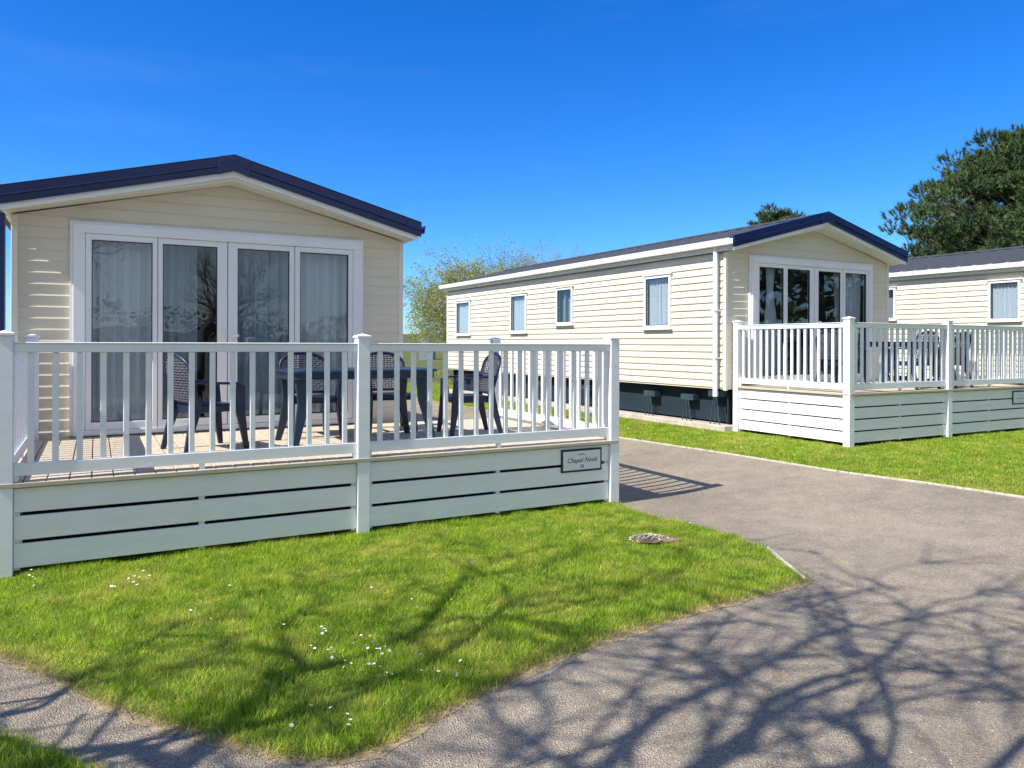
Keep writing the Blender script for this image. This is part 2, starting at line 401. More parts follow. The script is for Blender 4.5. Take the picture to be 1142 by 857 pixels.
# concrete edging strips
def strip(name, pts, wd, top, label, cat):
    m = MB(); P = [Vector((p[0], p[1])) for p in pts]; vs = []; n = len(P)
    for i, p in enumerate(P):
        d = (P[min(i+1, n-1)]-P[max(i-1, 0)]).normalized(); nn = Vector((-d.y, d.x))*wd/2; z = gz(p.x, p.y)
        for q, zz in ((p-nn, -0.06), (p-nn, top), (p+nn, top), (p+nn, -0.06)): vs.append((q.x, q.y, z+zz))
    fs = [(i*4+j, i*4+(j+1) % 4, (i+1)*4+(j+1) % 4, (i+1)*4+j) for i in range(n-1) for j in range(4)] + [(0, 1, 2, 3), tuple(4*(n-1)+j for j in (3, 2, 1, 0))]
    m.add(vs, fs); return tag(m.build(name, M['edging'], bevel=0.006), label, cat)
def resample(pts, step=0.3):
    out = []
    for a, b in zip(pts, pts[1:]):
        a, b = Vector(a), Vector(b); k = max(1, int((b-a).length/step))
        out += [tuple(a.lerp(b, q/k)) for q in range(k)]
    return out + [tuple(pts[-1])]
strip('kerb_edging', resample([GP(897.5, 645.5), GP(880, 631), GP(856, 611)]), 0.022, 0.012, 'short pale concrete edging at the pointed tip of the front lawn', 'kerb')
strip('kerb_edging', resample([to_xy(fa[0][0]+0.35, fa[0][1]-3.2), to_xy(fa[0][0]+0.02, fa[0][1]-0.8)] + edge_far + [to_xy(2.95, 8), to_xy(2.98, 18)]), 0.03, 0.004, "long pale concrete edging between the drive and the second caravan's lawn", 'kerb')

# ------------------------------------------------------------------ grass
def blades(name, poly, dens, hgt, wid, mat, lift=0.0, seed=1, clump=True, avoid=None, spill=0.0):
    r = np.random.default_rng(seed); P = np.array(poly)
    x0, y0 = P.min(0); x1, y1 = P.max(0); n = int((x1-x0)*(y1-y0)*dens)
    x = r.uniform(x0, x1, n); y = r.uniform(y0, y1, n); k = in_poly_np(x, y, poly)
    # keep only what the camera can see, plus a margin
    k &= (np.abs(x) < 0.80*y + 0.9) & (y > 1.5)
    if avoid is not None: k &= ~avoid(x, y)
    x, y = x[k], y[k]; n = len(x)
    if spill: x += r.normal(0, spill, n); y += r.normal(0, spill, n)
    hf = 0.75 + 0.35*np.sin(x*5.1+1.7*np.sin(y*3.3)) * np.sin(y*4.7+1.3*np.sin(x*2.9)) + 0.25*np.sin(x*17+y*11)*np.sin(y*19-x*7)
    h = hgt*np.clip(hf, 0.35, 1.6)*r.uniform(0.5, 1.35, n)
    a = r.uniform(0, 2*np.pi, n); lean = r.uniform(0.1, 1.0, n)*h; la = r.uniform(0, 2*np.pi, n) + 0.4*np.sin(x*3)*3
    ww = wid*r.uniform(0.6, 1.4, n)
    z = gz_np(x, y) + lift
    b0 = np.stack([x-np.cos(a)*ww, y-np.sin(a)*ww, z], 1); b1 = np.stack([x+np.cos(a)*ww, y+np.sin(a)*ww, z], 1)
    tip = np.stack([x+np.cos(la)*lean, y+np.sin(la)*lean, z+h], 1)
    V = np.stack([b0, b1, tip], 1).reshape(-1, 3)
    o = raw_mesh(name, V, 3, mat); o['kind'] = 'stuff'; return o
M['straw'] = blade_mat('dry_grass', [(0, (0.30, 0.32, 0.06)), (0.6, (0.52, 0.44, 0.16)), (1, (0.66, 0.56, 0.30))], (0.5, 0.4, 0.15), 0.4)
def in_bare(x, y):
    bx, by = GP(728, 602); return ((x-bx)/0.14)**2 + ((y-by)/0.075)**2 < 1 + .5*np.sin(x*31)*np.sin(y*37)
tag(blades('grass', lawn1, 14000, 0.044, 0.0027, M['blade'], seed=2, avoid=in_bare, spill=0.022, lift=-.01), 'short bright green grass covering the front lawn', 'grass')
tag(blades('grass', lawn2, 12500, 0.055, 0.0028, M['blade'], seed=3, spill=0.022, lift=-.01), 'tufty green grass of the small verge at the lower left corner', 'grass')
fr_ = np.random.default_rng(12); E = np.array(e1); k_ = fr_.integers(0, len(E), 9000)
fx, fy = E[k_, 0]+fr_.normal(0, .035, 9000), E[k_, 1]+fr_.normal(0, .035, 9000); fz = gz_np(fx, fy)-.012
fa_ = fr_.uniform(0, 6.283, 9000); fh = fr_.uniform(.008, .035, 9000); fl = fr_.uniform(.01, .05, 9000); fb_ = fr_.uniform(0, 6.283, 9000)
V_ = np.stack([np.stack([fx-np.cos(fa_)*.0022, fy-np.sin(fa_)*.0022, fz], 1), np.stack([fx+np.cos(fa_)*.0022, fy+np.sin(fa_)*.0022, fz], 1), np.stack([fx+np.cos(fb_)*fl, fy+np.sin(fb_)*fl, fz+fh], 1)], 1).reshape(-1, 3)
tag(raw_mesh('dry_grass', V_, 3, M['straw']), 'dry straw-coloured grass fringing the front lawn', 'grass', kind='stuff')
def under_units(x, y):
    a = (x-U2[0])*CT + (y-U2[1])*ST; n = -(x-U2[0])*ST + (y-U2[1])*CT
    return ((a > -0.05) & (a < 4.72) & (n > -0.05)) | ((a > -0.3) & (n > 2.2)) | (n > 16)
tag(blades('grass', lawn3, 4500, 0.036, 0.0048, M['blade'], seed=4, avoid=under_units, spill=0.02, lift=-.01), 'mown green grass of the lawn around the second caravan', 'grass')

# ------------------------------------------------------------------ cladding with ledges
CL = 0.020
def ship_breaks(z0, z1, pitch=0.12, shallow=False):
    prof = [(0.0, 0.0), (0.045, 0.0), (0.070, -0.004), (0.088, -0.013), (0.104, -CL), (0.1199, -CL)]
    if shallow: prof = [(0.0, 0.0), (0.016, -0.0062), (0.1199, -0.0062)]      # gable boards: thin proud bead on a flat face
    out = []; k = math.floor(z0/pitch)
    while k*pitch < z1:
        for dz, o in prof: out.append((k*pitch+dz, o))
        k += 1
    out.append((k*pitch, 0.0)); return out
def wall_offsets(z, B):
    for i in range(len(B)-1):
        if B[i][0] <= z <= B[i+1][0]:
            t = (z-B[i][0])/max(1e-9, B[i+1][0]-B[i][0]); return B[i][1]+(B[i+1][1]-B[i][1])*t
    return 0
def clad(mb, fn, s0, s1, z0, z1, holes, clip=None):
    """fn(s, off, z) -> point; off is outward."""
    B = ship_breaks(z0, z1, shallow=bool(clip)); dp_ = -0.0062 if clip else -CL
    zs = sorted(set([z0, z1] + [b[0] for b in B if z0 < b[0] < z1] + [h[k] for h in holes for k in (2, 3)] + ([h for h in clip[0]] if clip else [])))
    ss = sorted(set([s0, s1] + [h[k] for h in holes for k in (0, 1)]))
    for za, zb in zip(zs, zs[1:]):
        if zb - za < 1e-6: continue
        oa, ob = wall_offsets(za+1e-5, B), wall_offsets(zb-1e-5, B)
        for sa, sb in zip(ss, ss[1:]):
            if any(h[0] <= sa+1e-6 and sb <= h[1]+1e-6 and h[2] <= za+1e-6 and zb <= h[3]+1e-6 for h in holes): continue
            if clip:
                lo, hi = clip[1](za); lo2, hi2 = clip[1](zb)
                a0, a1 = max(sa, lo), min(sb, hi); b0, b1 = max(sa, lo2), min(sb, hi2)
                if a1 <= a0: continue
                if b1 < b0: b0 = b1 = (b0+b1)/2
                mb.add([fn(a0, oa, za), fn(a1, oa, za), fn(b1, ob, zb), fn(b0, ob, zb)], [(0, 1, 2, 3)])
            else:
                mb.add([fn(sa, oa, za), fn(sb, oa, za), fn(sb, ob, zb), fn(sa, ob, zb)], [(0, 1, 2, 3)])
        # the small soffit under each lap
    for i in range(len(B)-1):
        z = B[i+1][0]
        if abs(B[i+1][1]-0) < 1e-9 and abs(B[i][1]-dp_) < 1e-9 and z0 < z < z1:
            for sa, sb in zip(ss, ss[1:]):
                if any(h[0] <= sa+1e-6 and sb <= h[1]+1e-6 and h[2] < z < h[3] for h in holes): continue
                a0, a1 = sa, sb
                if clip:
                    lo, hi = clip[1](z); a0, a1 = max(sa, lo), min(sb, hi)
                    if a1 <= a0: continue
                mb.add([fn(a0, dp_, z), fn(a1, dp_, z), fn(a1, 0, z), fn(a0, 0, z)], [(0, 1, 2, 3)])

def wavy(x0, x1, z0, z1, y, amp, waves, seed, gather=None):
    r = random.Random(seed); n = int(waves*10); m = MB(); vs = []; ph = [r.uniform(0, 6) for _ in range(4)]
    for j, t in enumerate((0, 0.25, 0.5, 0.75, 1.0)):
        z = z1 + (z0-z1)*t
        for i in range(n+1):
            s = i/n; x = x0+(x1-x0)*s
            if gather:
                gx_, gz_ = gather; k = max(0, 1-abs(z-gz_)/1.1)**1.5; x = x + (gx_-x)*0.75*k
            yy = y + amp*(math.sin(s*waves*6.28+ph[0])+0.4*math.sin(s*waves*11+ph[1]+t))
            vs.append((x, yy, z))
    m.add(vs, [(j*(n+1)+i, j*(n+1)+i+1, (j+1)*(n+1)+i+1, (j+1)*(n+1)+i) for j in range(4) for i in range(n)])
    return m

# ------------------------------------------------------------------ static caravan
W, LEN, EW, AP = 4.255, 11.45, 2.99, 3.507
ROOF_T, EAVE_T, OV, SO = 3.775, 3.202, 0.284, 0.104
PANES = [(.72, 1.31), (1.414, 1.985), (2.207, 2.80), (2.925, 3.52)]
def caravan(loc, floor, clad0, wins, front=True, curtains='a', flip_pipe=False, gmat='white', rz=TH):
    root = empty('static_caravan', loc, rz)
    half = W/2; slope = (AP-EW)/half
    D0, D1, DT = 0.548, 3.686, 2.936
    DB = floor+0.015
    # body: front, left, right and back walls as one clad shell
    b = MB()
    clip = ([EW], lambda z: (0.0 if z <= EW else (z-EW)/slope, W if z <= EW else W-(z-EW)/slope))
    clad(b, lambda s, o, z: (s, -o, z), 0, W, clad0, AP, [(D0+.01, D1-.01, clad0 if not front else DB+.01, DT-.01)], clip)
    lh = [(h[0]+.01, h[1]-.01, h[2]+.01, h[3]-.01) for h in wins]
    clad(b, lambda s, o, z: (-o, s, z), 0, LEN, clad0, EW, lh)
    clad(b, lambda s, o, z: (W+o, s, z), 0, LEN, clad0, EW, [])
    clad(b, lambda s, o, z: (s, LEN+o, z), 0, W, clad0, AP, [], clip)
    b.build('cladding', M['cream'], root)
    # inside: floor, ceiling, partition (seen dimly through the glass)
    i = MB()
    i.box(.05, W-.05, .05, LEN-.05, floor-.06, floor)
    i.box(.05, W-.05, .05, LEN-.05, EW-.08, EW-.04)
    i.box(.06, W-.06, 3.6, 3.66, floor+.001, EW-.081)
    for yy in (5.0, 7.4, 9.6): i.box(.06, W-.06, yy, yy+.05, floor+.001, EW-.081)
    i.box(W-.065, W-.05, .06, 3.59, floor+.001, EW-.081)
    i.build('interior_lining', M['interior'], root)
    s = MB(); s.box(3.0, 4.15, .5, 2.9, floor+.002, floor+.42); s.box(3.85, 4.15, .5, 2.9, floor+.42, floor+.85)
    s.box(.3, 1.0, 1.4, 2.9, floor+.002, floor+.42); s.build('sofa', M['sofa'], root, bevel=.05)
    # corner trims
    for x0, x1, y0, y1 in ((-.008, .05, -.006, .05), (W-.05, W+.008, -.006, .05), (-.008, .05, LEN-.05, LEN+.008), (W-.05, W+.008, LEN-.05, LEN+.008)):
        t = MB(); t.box(x0, x1, y0, y1, clad0-.02, EW+.0); t.build('corner_trim', M['cream_trim'], root, bevel=.006)
    # roof: ribbed sheet on both slopes
    xe0, xe1 = -SO, W+SO; rs = (ROOF_T-EAVE_T)/(half+SO)
    rf = MB(); n = 34
    ys = np.linspace(-OV+.03, LEN+.15, n*2+1)
    for side in (0, 1):
        xa, xb = (xe0-.02, half) if side == 0 else (xe1+.02, half)
        vs = []
        for k, y in enumerate(ys):
            hh = 0.0 if k % 2 else 0.014
            for t in (0, 1):
                x = xa+(xb-xa)*t; zt = ROOF_T-abs(x-half)*rs-.022+hh
                vs += [(x, y, zt)]
        m_ = len(ys)
        rf.add(vs, [(2*k, 2*k+1, 2*k+3, 2*k+2) for k in range(m_-1)])
    roof = rf.build('roof', M['roof'], root)
    rc = MB(); rc.prism([(half-.14, ROOF_T-.14*rs-.004), (half, ROOF_T-.004), (half+.14, ROOF_T-.14*rs-.004), (half, ROOF_T+.018)], 'y', -OV+.06, LEN+.14)
    rc.build('ridge_cap', M['roof'], roof)
    # soffit / roof underside box
    sf = MB()
    for sgn in (0, 1):
        xa = xe0+.03 if sgn == 0 else xe1-.03
        za, zb = EAVE_T-.212, ROOF_T-.268
        pts = [(xa, za), (half, zb), (half, zb+.22), (xa, za+.20)]
        if sgn: pts = pts[::-1]
        sf.prism(pts, 'y', -OV+.028, LEN+.12)
    sf.build('soffit', M['cream_trim'], root)
    # white barge board behind and below the navy verge trim
    bb = MB()
    for sgn in (0, 1):
        xa = xe0 if sgn == 0 else xe1
        pts = [(xa, EAVE_T-.225), (half, ROOF_T-.228), (half, ROOF_T-.02), (xa, EAVE_T-.02)]
        if sgn: pts = pts[::-1]
        bb.prism(pts, 'y', -OV+.0, -OV+.027)
    bb.build('barge_board', M['white'], root, bevel=.003)
    # navy verge trim in two tiers with a joint at the ridge
    def verge(x_out, parent):
        m_ = MB(); x_in = half+(-.16 if x_out < half else .16)
        def zt(x): return ROOF_T-abs(x-half)*rs
        for (d0, d1, y0, y1) in ((-.012, .085, -OV-.040, -OV-.001), (.085, .165, -OV-.026, -OV-.001), (.078, .092, -OV-.046, -OV-.0395), (-.02, -.012, -OV-.045, -OV+.09), (.156, .168, -OV-.032, -OV-.0255)):
            pts = [(x_out, zt(x_out)-d1), (x_in, zt(x_in)-d1), (x_in, zt(x_in)-d0), (x_out, zt(x_out)-d0)]
            if x_out > half: pts = pts[::-1]
            m_.prism(pts, 'y', y0, y1)
        return m_.build('verge_trim', M['navy'], parent, bevel=.003)
    verge(xe0-.03, root); verge(xe1+.03, root)
    cp = MB(); z_ = lambda x: ROOF_T-abs(x-half)*rs
    for d0, d1, y0 in ((-.022, .172, -OV-.05), (.02, .06, -OV-.056)):
        cp.prism([(half-.17, z_(half-.17)-d1), (half, ROOF_T-d1+.012), (half+.17, z_(half-.17)-d1), (half+.17, z_(half-.17)-d0), (half, ROOF_T-d0), (half-.17, z_(half-.17)-d0)], 'y', y0, -OV-.0005 if y0 > -OV-.053 else -OV-.0505)
    cp.build('ridge_end_cap', M['navy'], root, bevel=.004)
    # gutters and downpipe
    for sgn in (-1, 1):
        xg = xe0 if sgn < 0 else xe1
        gtt = MB(); q = [(.028, 0), (-.085*1, 0), (-.10, .10), (-.088, .10), (-.075, .012), (-.012, .012), (-.012, .10), (.028, .10)]
        zz = EAVE_T-.125
        pts = [(xg+sgn*(-p[0])*1.0, zz+p[1]) for p in q]
        gtt.prism(pts, 'y', -OV+.0, LEN+.13); gtt.build('gutter', M[gmat], root)
    dp = MB()
    if not flip_pipe:
        zt = EAVE_T-.10
        dp.tube([(-.075, .16, zt-.02), (-.075, .16, clad0-.12)], .042, 10)
        for zz in (1.2, 2.0): dp.box(-.121, 0, .11, .21, zz, zz+.03)
        dp.build('downpipe', M['white'], root, smooth=False)
    else:
        dp.box(-.22, -.035, -OV-.02, -OV+.10, .3, EAVE_T-.24); dp.build('corner_post_trim', M['navy'], root, bevel=.01)
    # patio doors
    if front:
        fr = MB(); y0, y1 = -.075, .03
        P0 = [p[0] for p in PANES]; P1 = [p[1] for p in PANES]; zb, ztp = floor+.155, 2.773
        fr.box(D0, D1, y0, y1, ztp+.065, DT); fr.box(D0, D1, y0, y1, DB, DB+.055)
        fr.box(D0, P0[0]-.06, y0, y1, DB+.055, ztp+.065); fr.box(P1[3]+.06, D1, y0, y1, DB+.055, ztp+.065)
        fr.build('door_frame', M['white'], root, bevel=.004)
        tr = MB(); e = .018
        tr.box(D0-.03, D0-.0005, -.045, 0, DB, DT+.03); tr.box(D1+.0005, D1+.03, -.045, 0, DB, DT+.03); tr.box(D0, D1, -.045, 0, DT+.0005, DT+.03)
        tr.build('door_surround', M['white'], root, bevel=.003)
        edges = [(P0[0]-.058, (P1[0]+P0[1])/2-.003), ((P1[0]+P0[1])/2+.003, 2.094), (2.102, (P1[2]+P0[3])/2-.003), ((P1[2]+P0[3])/2+.003, P1[3]+.058)]
        for k, ((a, c), (p0, p1)) in enumerate(zip(edges, PANES)):
            yy0 = -.052 if k in (1, 2) else -.060
            lf = MB(); lf.box(a, p0, yy0, .01, DB+.057, ztp+.063); lf.box(p1, c, yy0, .01, DB+.057, ztp+.063)
            lf.box(p0, p1, yy0, .01, DB+.057, zb); lf.box(p0, p1, yy0, .01, ztp, ztp+.063)
            leaf = lf.build('door_leaf', M['white'], root, bevel=.004)
            se = MB(); q = .009
            for (u0, u1, v0, v1) in ((p0, p0+q, zb, ztp), (p1-q, p1, zb, ztp), (p0+q, p1-q, zb, zb+q), (p0+q, p1-q, ztp-q, ztp)): se.box(u0, u1, yy0+.012, -.01, v0, v1)
            se.build('seal', M['seam'], leaf)
            pn = MB(); pn.add([(p0, -.03, zb), (p1, -.03, zb), (p1, -.03, ztp), (p0, -.03, ztp)], [(0, 1, 2, 3)])
            pn.build('pane', M['glass'], leaf)
            if k in (1, 2):
                hx = 2.055 if k == 1 else 2.14
                hd = MB(); hd.box(hx-.016, hx+.016, yy0-.012, yy0, floor+.93, floor+1.17)
                hd.box(hx-.011, hx+.011, yy0-.05, yy0-.012, floor+1.08, floor+1.11); hd.box(hx-.011, hx+(.075 if k == 2 else -.03), yy0-.062, yy0-.044, floor+1.08, floor+1.11)
                hd.build('handle', M['handle'], leaf, bevel=.004)
        zc = EW-.09
        if curtains == 'a':
            for (a, c, mt, yy, nw, sd) in ((.60, 1.36, 'curtain', .12, 6, 1), (1.36, 1.80, 'curtain_dark', .24, 5, 2), (2.15, 2.86, 'curtain_dark', .14, 6, 3), (2.86, 3.60, 'curtain', .11, 6, 4)):
                wavy(a, c, floor+.03, zc, yy, .022, nw, sd).build('curtain', M[mt], root, smooth=True)
        else:
            wavy(.98, 1.36, floor+.03, zc, .13, .025, 4, 5, (1.15, 2.5)).build('curtain', M['curtain'], root, smooth=True)
            wavy(2.88, 3.60, floor+.03, zc, .12, .025, 6, 7, (3.35, 1.0)).build('curtain', M['curtain'], root, smooth=True)
    # side windows
    for (s0, s1, z0, z1) in wins:
        f = MB(); t = .052; x0, x1 = -.035, .03
        f.box(x0, x1, s0, s1, z0, z0+t); f.box(x0, x1, s0, s1, z1-t, z1)
        f.box(x0, x1, s0, s0+t, z0+t, z1-t); f.box(x0, x1, s1-t, s1, z0+t, z1-t)
        fo = f.build('window', M['white'], root, bevel=.003)
        q = MB()
        for (a, c, z_0, z_1) in ((s0+t, s0+t+.012, z0+t, z1-t), (s1-t-.012, s1-t, z0+t, z1-t), (s0+t+.012, s1-t-.012, z0+t, z0+t+.012), (s0+t+.012, s1-t-.012, z1-t-.012, z1-t)): q.box(-.02, .0, a, c, z_0, z_1)
        q.build('seal', M['seam'], fo)
        p = MB(); p.add([(-.006, s0+t, z0+t), (-.006, s1-t, z0+t), (-.006, s1-t, z1-t), (-.006, s0+t, z1-t)], [(0, 1, 2, 3)]); p.build('pane', M['glass'], fo)
        si = MB(); si.box(-.07, -.0, s0-.03, s1+.03, z0-.028, z0-.001); si.build('sill', M['white'], fo, bevel=.003)
        hd = MB(); hd.box(-.055, 0, s0-.03, s1+.03, z1+.001, z1+.02); hd.build('drip_rail', M['cream_trim'], fo, bevel=.003)
        wd = s1-s0
        for (a, c, sd) in (((s0+.02, s0+wd*.52, 11), (s0+wd*.5, s1-.02, 12)) if z1-z0 > .84 else ()):
            cm = wavy(a, c, z0+.02, z1-.01, .07, .014, 4, sd)
            cm.v = [(y, x, z) for x, y, z in cm.v]; cm.build('curtain', M['curtain'], fo, smooth=True)
        bl = MB(); bl.add([(.14, s0+.02, z0+.02), (.14, s1-.02, z0+.02), (.14, s1-.02, z1-.02), (.14, s0+.02, z1-.02)], [(0, 1, 2, 3)]); bl.build('net_blind', M['curtain_dark'], fo)
    # base and jacks, with dark panels painting the shade of the open gap
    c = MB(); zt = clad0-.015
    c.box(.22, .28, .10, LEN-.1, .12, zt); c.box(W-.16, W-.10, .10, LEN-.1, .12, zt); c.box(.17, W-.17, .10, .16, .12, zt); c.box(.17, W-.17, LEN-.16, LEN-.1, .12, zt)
    c.build('void_shade_panel', M['dark'], root)  # added dark panels in place of the shaded void under the floor
    sl_ = MB(); sl_.box(-.04, W+.04, -.02, LEN+.02, -.06, .085); sl_.build('concrete_base', M['concrete'], root, bevel=.01)
    for y in (.30, 1.0, 2.05, 4.2, 6.2, 8.4, 10.4):
        j = MB(); z1 = zt-.02-(.10 if y > .5 else 0)
        j.box(.05, .20, y-.16, y+.16, z1-.10, z1)
        for dy in (-.11, 0, .11): j.tube([(.06, y+dy*.25, z1-.09), (.05, y+dy, .087)], .011, 6)
        j.build('axle_jack', M['steel'], root)
    return root

cv1 = caravan((*to_xy(-5.558, 2.797), 0), 0.66, 0.45, [(6.2, 6.9, 1.8, 2.7)], True, 'a', True, 'navy')
tag(cv1, 'large cream static caravan at the left, behind the nearest deck', 'caravan', 'static caravans on the park')
w2 = [(1.356, 2.117, 1.74, 2.727), (4.604, 5.275, 1.877, 2.705), (6.645, 7.454, 1.72, 2.68), (9.814, 10.75, 1.69, 2.66)]
cv2 = caravan((*to_xy(-.205, 2.202, U2), RISE), 0.753, 0.69, w2, True, 'b')
tag(cv2, 'cream static caravan in the middle with four small windows along its sunlit side', 'caravan', 'static caravans on the park')
N3 = 0.7
w3 = [(2.42-N3, 3.088-N3, 1.94, 2.82), (5.30-N3, 6.05-N3, 2.03, 2.83)]
cv3 = caravan((*to_xy(12.5, N3), RISE+.033), 0.753, 0.66, w3, True, 'b')
tag(cv3, 'cream static caravan cut off by the right edge, below the big pine tree', 'caravan', 'static caravans on the park')

# ------------------------------------------------------------------ decks
def deck(loc, b, wl, zr, floor, nsk, side_posts, x_right, label, mid=None):
    """front posts at x=0,b,2b (or given), front edge y=0, wall at y=wl"""
    root = empty('veranda_deck', loc, TH)
    tag(root, label, 'deck', 'verandas in front of the caravans')
    P = .055; xs = [0, mid if mid else b, 2*b]; XR = xs[-1]
    fb = MB(); x = -.03; x_end = XR+.03
    while x < x_end-.02:                                   # boards run front to back
        fb.box(x, min(x+.138, x_end), -.045, wl-.085, floor-.028, floor); x += .146
    fb.build('floor_boards', M['deck'], root, bevel=.003)
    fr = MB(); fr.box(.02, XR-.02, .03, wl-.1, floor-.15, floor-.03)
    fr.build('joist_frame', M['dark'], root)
    et = MB(); et.box(-.04, XR+.04, -.062, -.046, floor-.034, floor-.002)
    et.box(-.058, -.042, -.04, wl-.1, floor-.034, floor-.002); et.box(XR+.042, XR+.058, -.04, wl-.1, floor-.034, floor-.002)
    et.build('edge_trim', M['trim_tan'], root, bevel=.002)
    posts = [(xx, 0) for xx in xs] + [(0, side_posts), (XR, side_posts)]
    if wl - side_posts > .6: posts += []
    for (px, py) in posts:
        p = MB(); p.box(px-P, px+P, py-P, py+P, -.1, zr+.045); po = p.build('post', M['wood_white'], root, bevel=.004)
        c = MB(); q = P+.012
        c.box(px-q, px+q, py-q, py+q, zr+.0455, zr+.063)
        c.add([(px-q, py-q, zr+.063), (px+q, py-q, zr+.063), (px+q, py+q, zr+.063), (px-q, py+q, zr+.063), (px, py, zr+.085)], [(0, 1, 4), (1, 2, 4), (2, 3, 4), (3, 0, 4)])
        c.build('post_cap', M['wood_white'], po, bevel=.002)
    runs = [((xs[0], 0), (xs[1], 0)), ((xs[1], 0), (xs[2], 0)), ((0, 0), (0, side_posts)), ((XR, 0), (XR, side_posts))]
    hb = floor-.045; GAP = .027 if nsk == 3 else .02; hh = (hb-.04-GAP*(nsk-1))/nsk
    for (a, c) in runs:
        a, c = Vector(a), Vector(c); d = (c-a).normalized(); L = (c-a).length; nn = Vector((-d.y, d.x))
        flip = -1 if (a.x == 0 and c.x == 0) else 1
        def bx(m, s0, s1, t0, t1, z0, z1):
            vs = []; t0, t1 = t0*flip, t1*flip
            for z in (z0, z1):
                for t in (t0, t1):
                    for s in (s0, s1): q = a+d*s+nn*t; vs.append((q.x, q.y, z))
            m.add(vs, [(0, 2, 3, 1), (4, 5, 7, 6), (0, 1, 5, 4), (2, 6, 7, 3), (0, 4, 6, 2), (1, 3, 7, 5)])
        tr = MB(); bx(tr, P, L-P, -.034, .034, zr-.075, zr-.012); bx(tr, P, L-P, -.045, .045, zr-.0118, zr)
        rail = tr.build('railing', M['wood_white'], root, bevel=.004)
        br = MB(); bx(br, P, L-P, -.026, .026, floor+.045, floor+.135); bx(br, P, P+.03, -.02, .02, floor+.001, floor+.0448)
        bx(br, L-P-.03, L-P, -.02, .02, floor+.001, floor+.0448); bx(br, L/2-.02, L/2+.02, -.02, .02, floor+.001, floor+.0448)
        br.build('bottom_rail', M['wood_white'], rail, bevel=.003)
        n = 16; sp = (L-2*P)/(n+.35)
        for k in range(n):
            s = P + sp*(k+.675); t = MB(); bx(t, s-.021, s+.021, -.017, .017, floor+.135, zr-.075)
            t.build('baluster', M['wood_white'], rail, bevel=.004)
        sgn = -1
        for k in range(nsk):
            z1 = hb - k*(hh+GAP); t = MB(); bx(t, P+.002, L-P-.002, -.018, .004, z1-hh, z1); t.build('skirt_board', M['wood_white'], root, bevel=.003)
        t = MB(); bx(t, L/2-.022, L/2+.022, .0045, .05, .02, floor-.04); bx(t, P, P+.04, .0045, .05, .02, floor-.04); bx(t, L-P-.04, L-P, .0045, .05, .02, floor-.04)
        t.build('skirt_batten', M['wood_white'], root)
        t = MB(); bx(t, .13, L-.13, .10, .12, .0, floor-.16); t.build('void_shade_sheet', M['dark'], root)  # added dark sheet, stands for the shade seen between skirt boards
    return root
B1 = 2.6846
dk1 = deck((*to_xy(-2*B1, 0), 0), B1, 2.797, 1.673, 0.66, 3, B1, 0, 'nearest white railed deck with three skirt boards, in front of the left caravan', mid=2*B1-2.725)
dk2 = deck((U2[0], U2[1], RISE), 2.333, 2.202, 1.765, 0.753, 4, 2.333-.20, 0, 'farther white railed deck with four skirt boards, in front of the middle caravan')

# ------------------------------------------------------------------ name plates
def text_mesh(name, s, size, mat, parent, loc, shear=0.0, sx=1.0):
    cu = bpy.data.curves.new(name, 'FONT'); cu.body = s; cu.size = size; cu.shear = shear; cu.extrude = .0006
    cu.align_x = 'CENTER'; cu.align_y = 'CENTER'
    t = bpy.data.objects.new('tmp', cu); C.objects.link(t); bpy.context.view_layer.update()
    me = bpy.data.meshes.new_from_object(t.evaluated_get(bpy.context.evaluated_depsgraph_get())); bpy.data.objects.remove(t)
    me.materials.clear(); me.materials.append(mat)
    o = link(name, me, parent, loc); o.rotation_euler = (R(90), 0, 0); o.scale = (sx, 1, 1); return o
def plate(loc, wd, ht, label, l1, l2):
    root = empty('name_plate', loc, TH); tag(root, label, 'sign', 'name plates on the deck skirts')
    m = MB(); m.box(-wd/2, wd/2, -.012, 0, -ht/2, ht/2); m.build('backing', M['sign_navy'], root, bevel=.003)
    q = .021; m = MB(); m.box(-wd/2+q, wd/2-q, -.0145, -.0121, -ht/2+q, ht/2-q); m.build('face', M['sign_white'], root)
    if not l1:
        for zz, ww in ((.16, .10), (-.03, .27), (-.08, .22), (-.30, .08)):
            m = MB(); m.box(-wd*ww, wd*ww, -.0152, -.0146, ht*zz-.006, ht*zz); m.build('faded_line', M['stone_grey'], root)
        return root
    text_mesh('lettering', l1, ht*.29, M['sign_navy'], root, (0, -.0155, .0), .35, 1.0)
    if l2: text_mesh('lettering', l2, ht*.2, M['sign_navy'], root, (.0, -.0155, -ht*.27), 0)
    m = MB(); m.box(-wd*.10, wd*.10, -.0155, -.0146, ht*.235, ht*.252); m.box(-wd*.05, wd*.05, -.0155, -.0146, ht*.27, ht*.285); m.build('emblem', M['sign_navy'], root)
    return root
px, py = to_xy(-.405, -.02); plate((px, py, .475), .50, .235, "white name plate with navy border beside the nearest deck's right corner post", 'Chapel Nook', '28')
px, py = to_xy(2*2.333-.31, -.02, U2); plate((px, py, RISE+.56), .46, .23, 'white name plate on the farther deck, at the right edge of the photo', '', '')

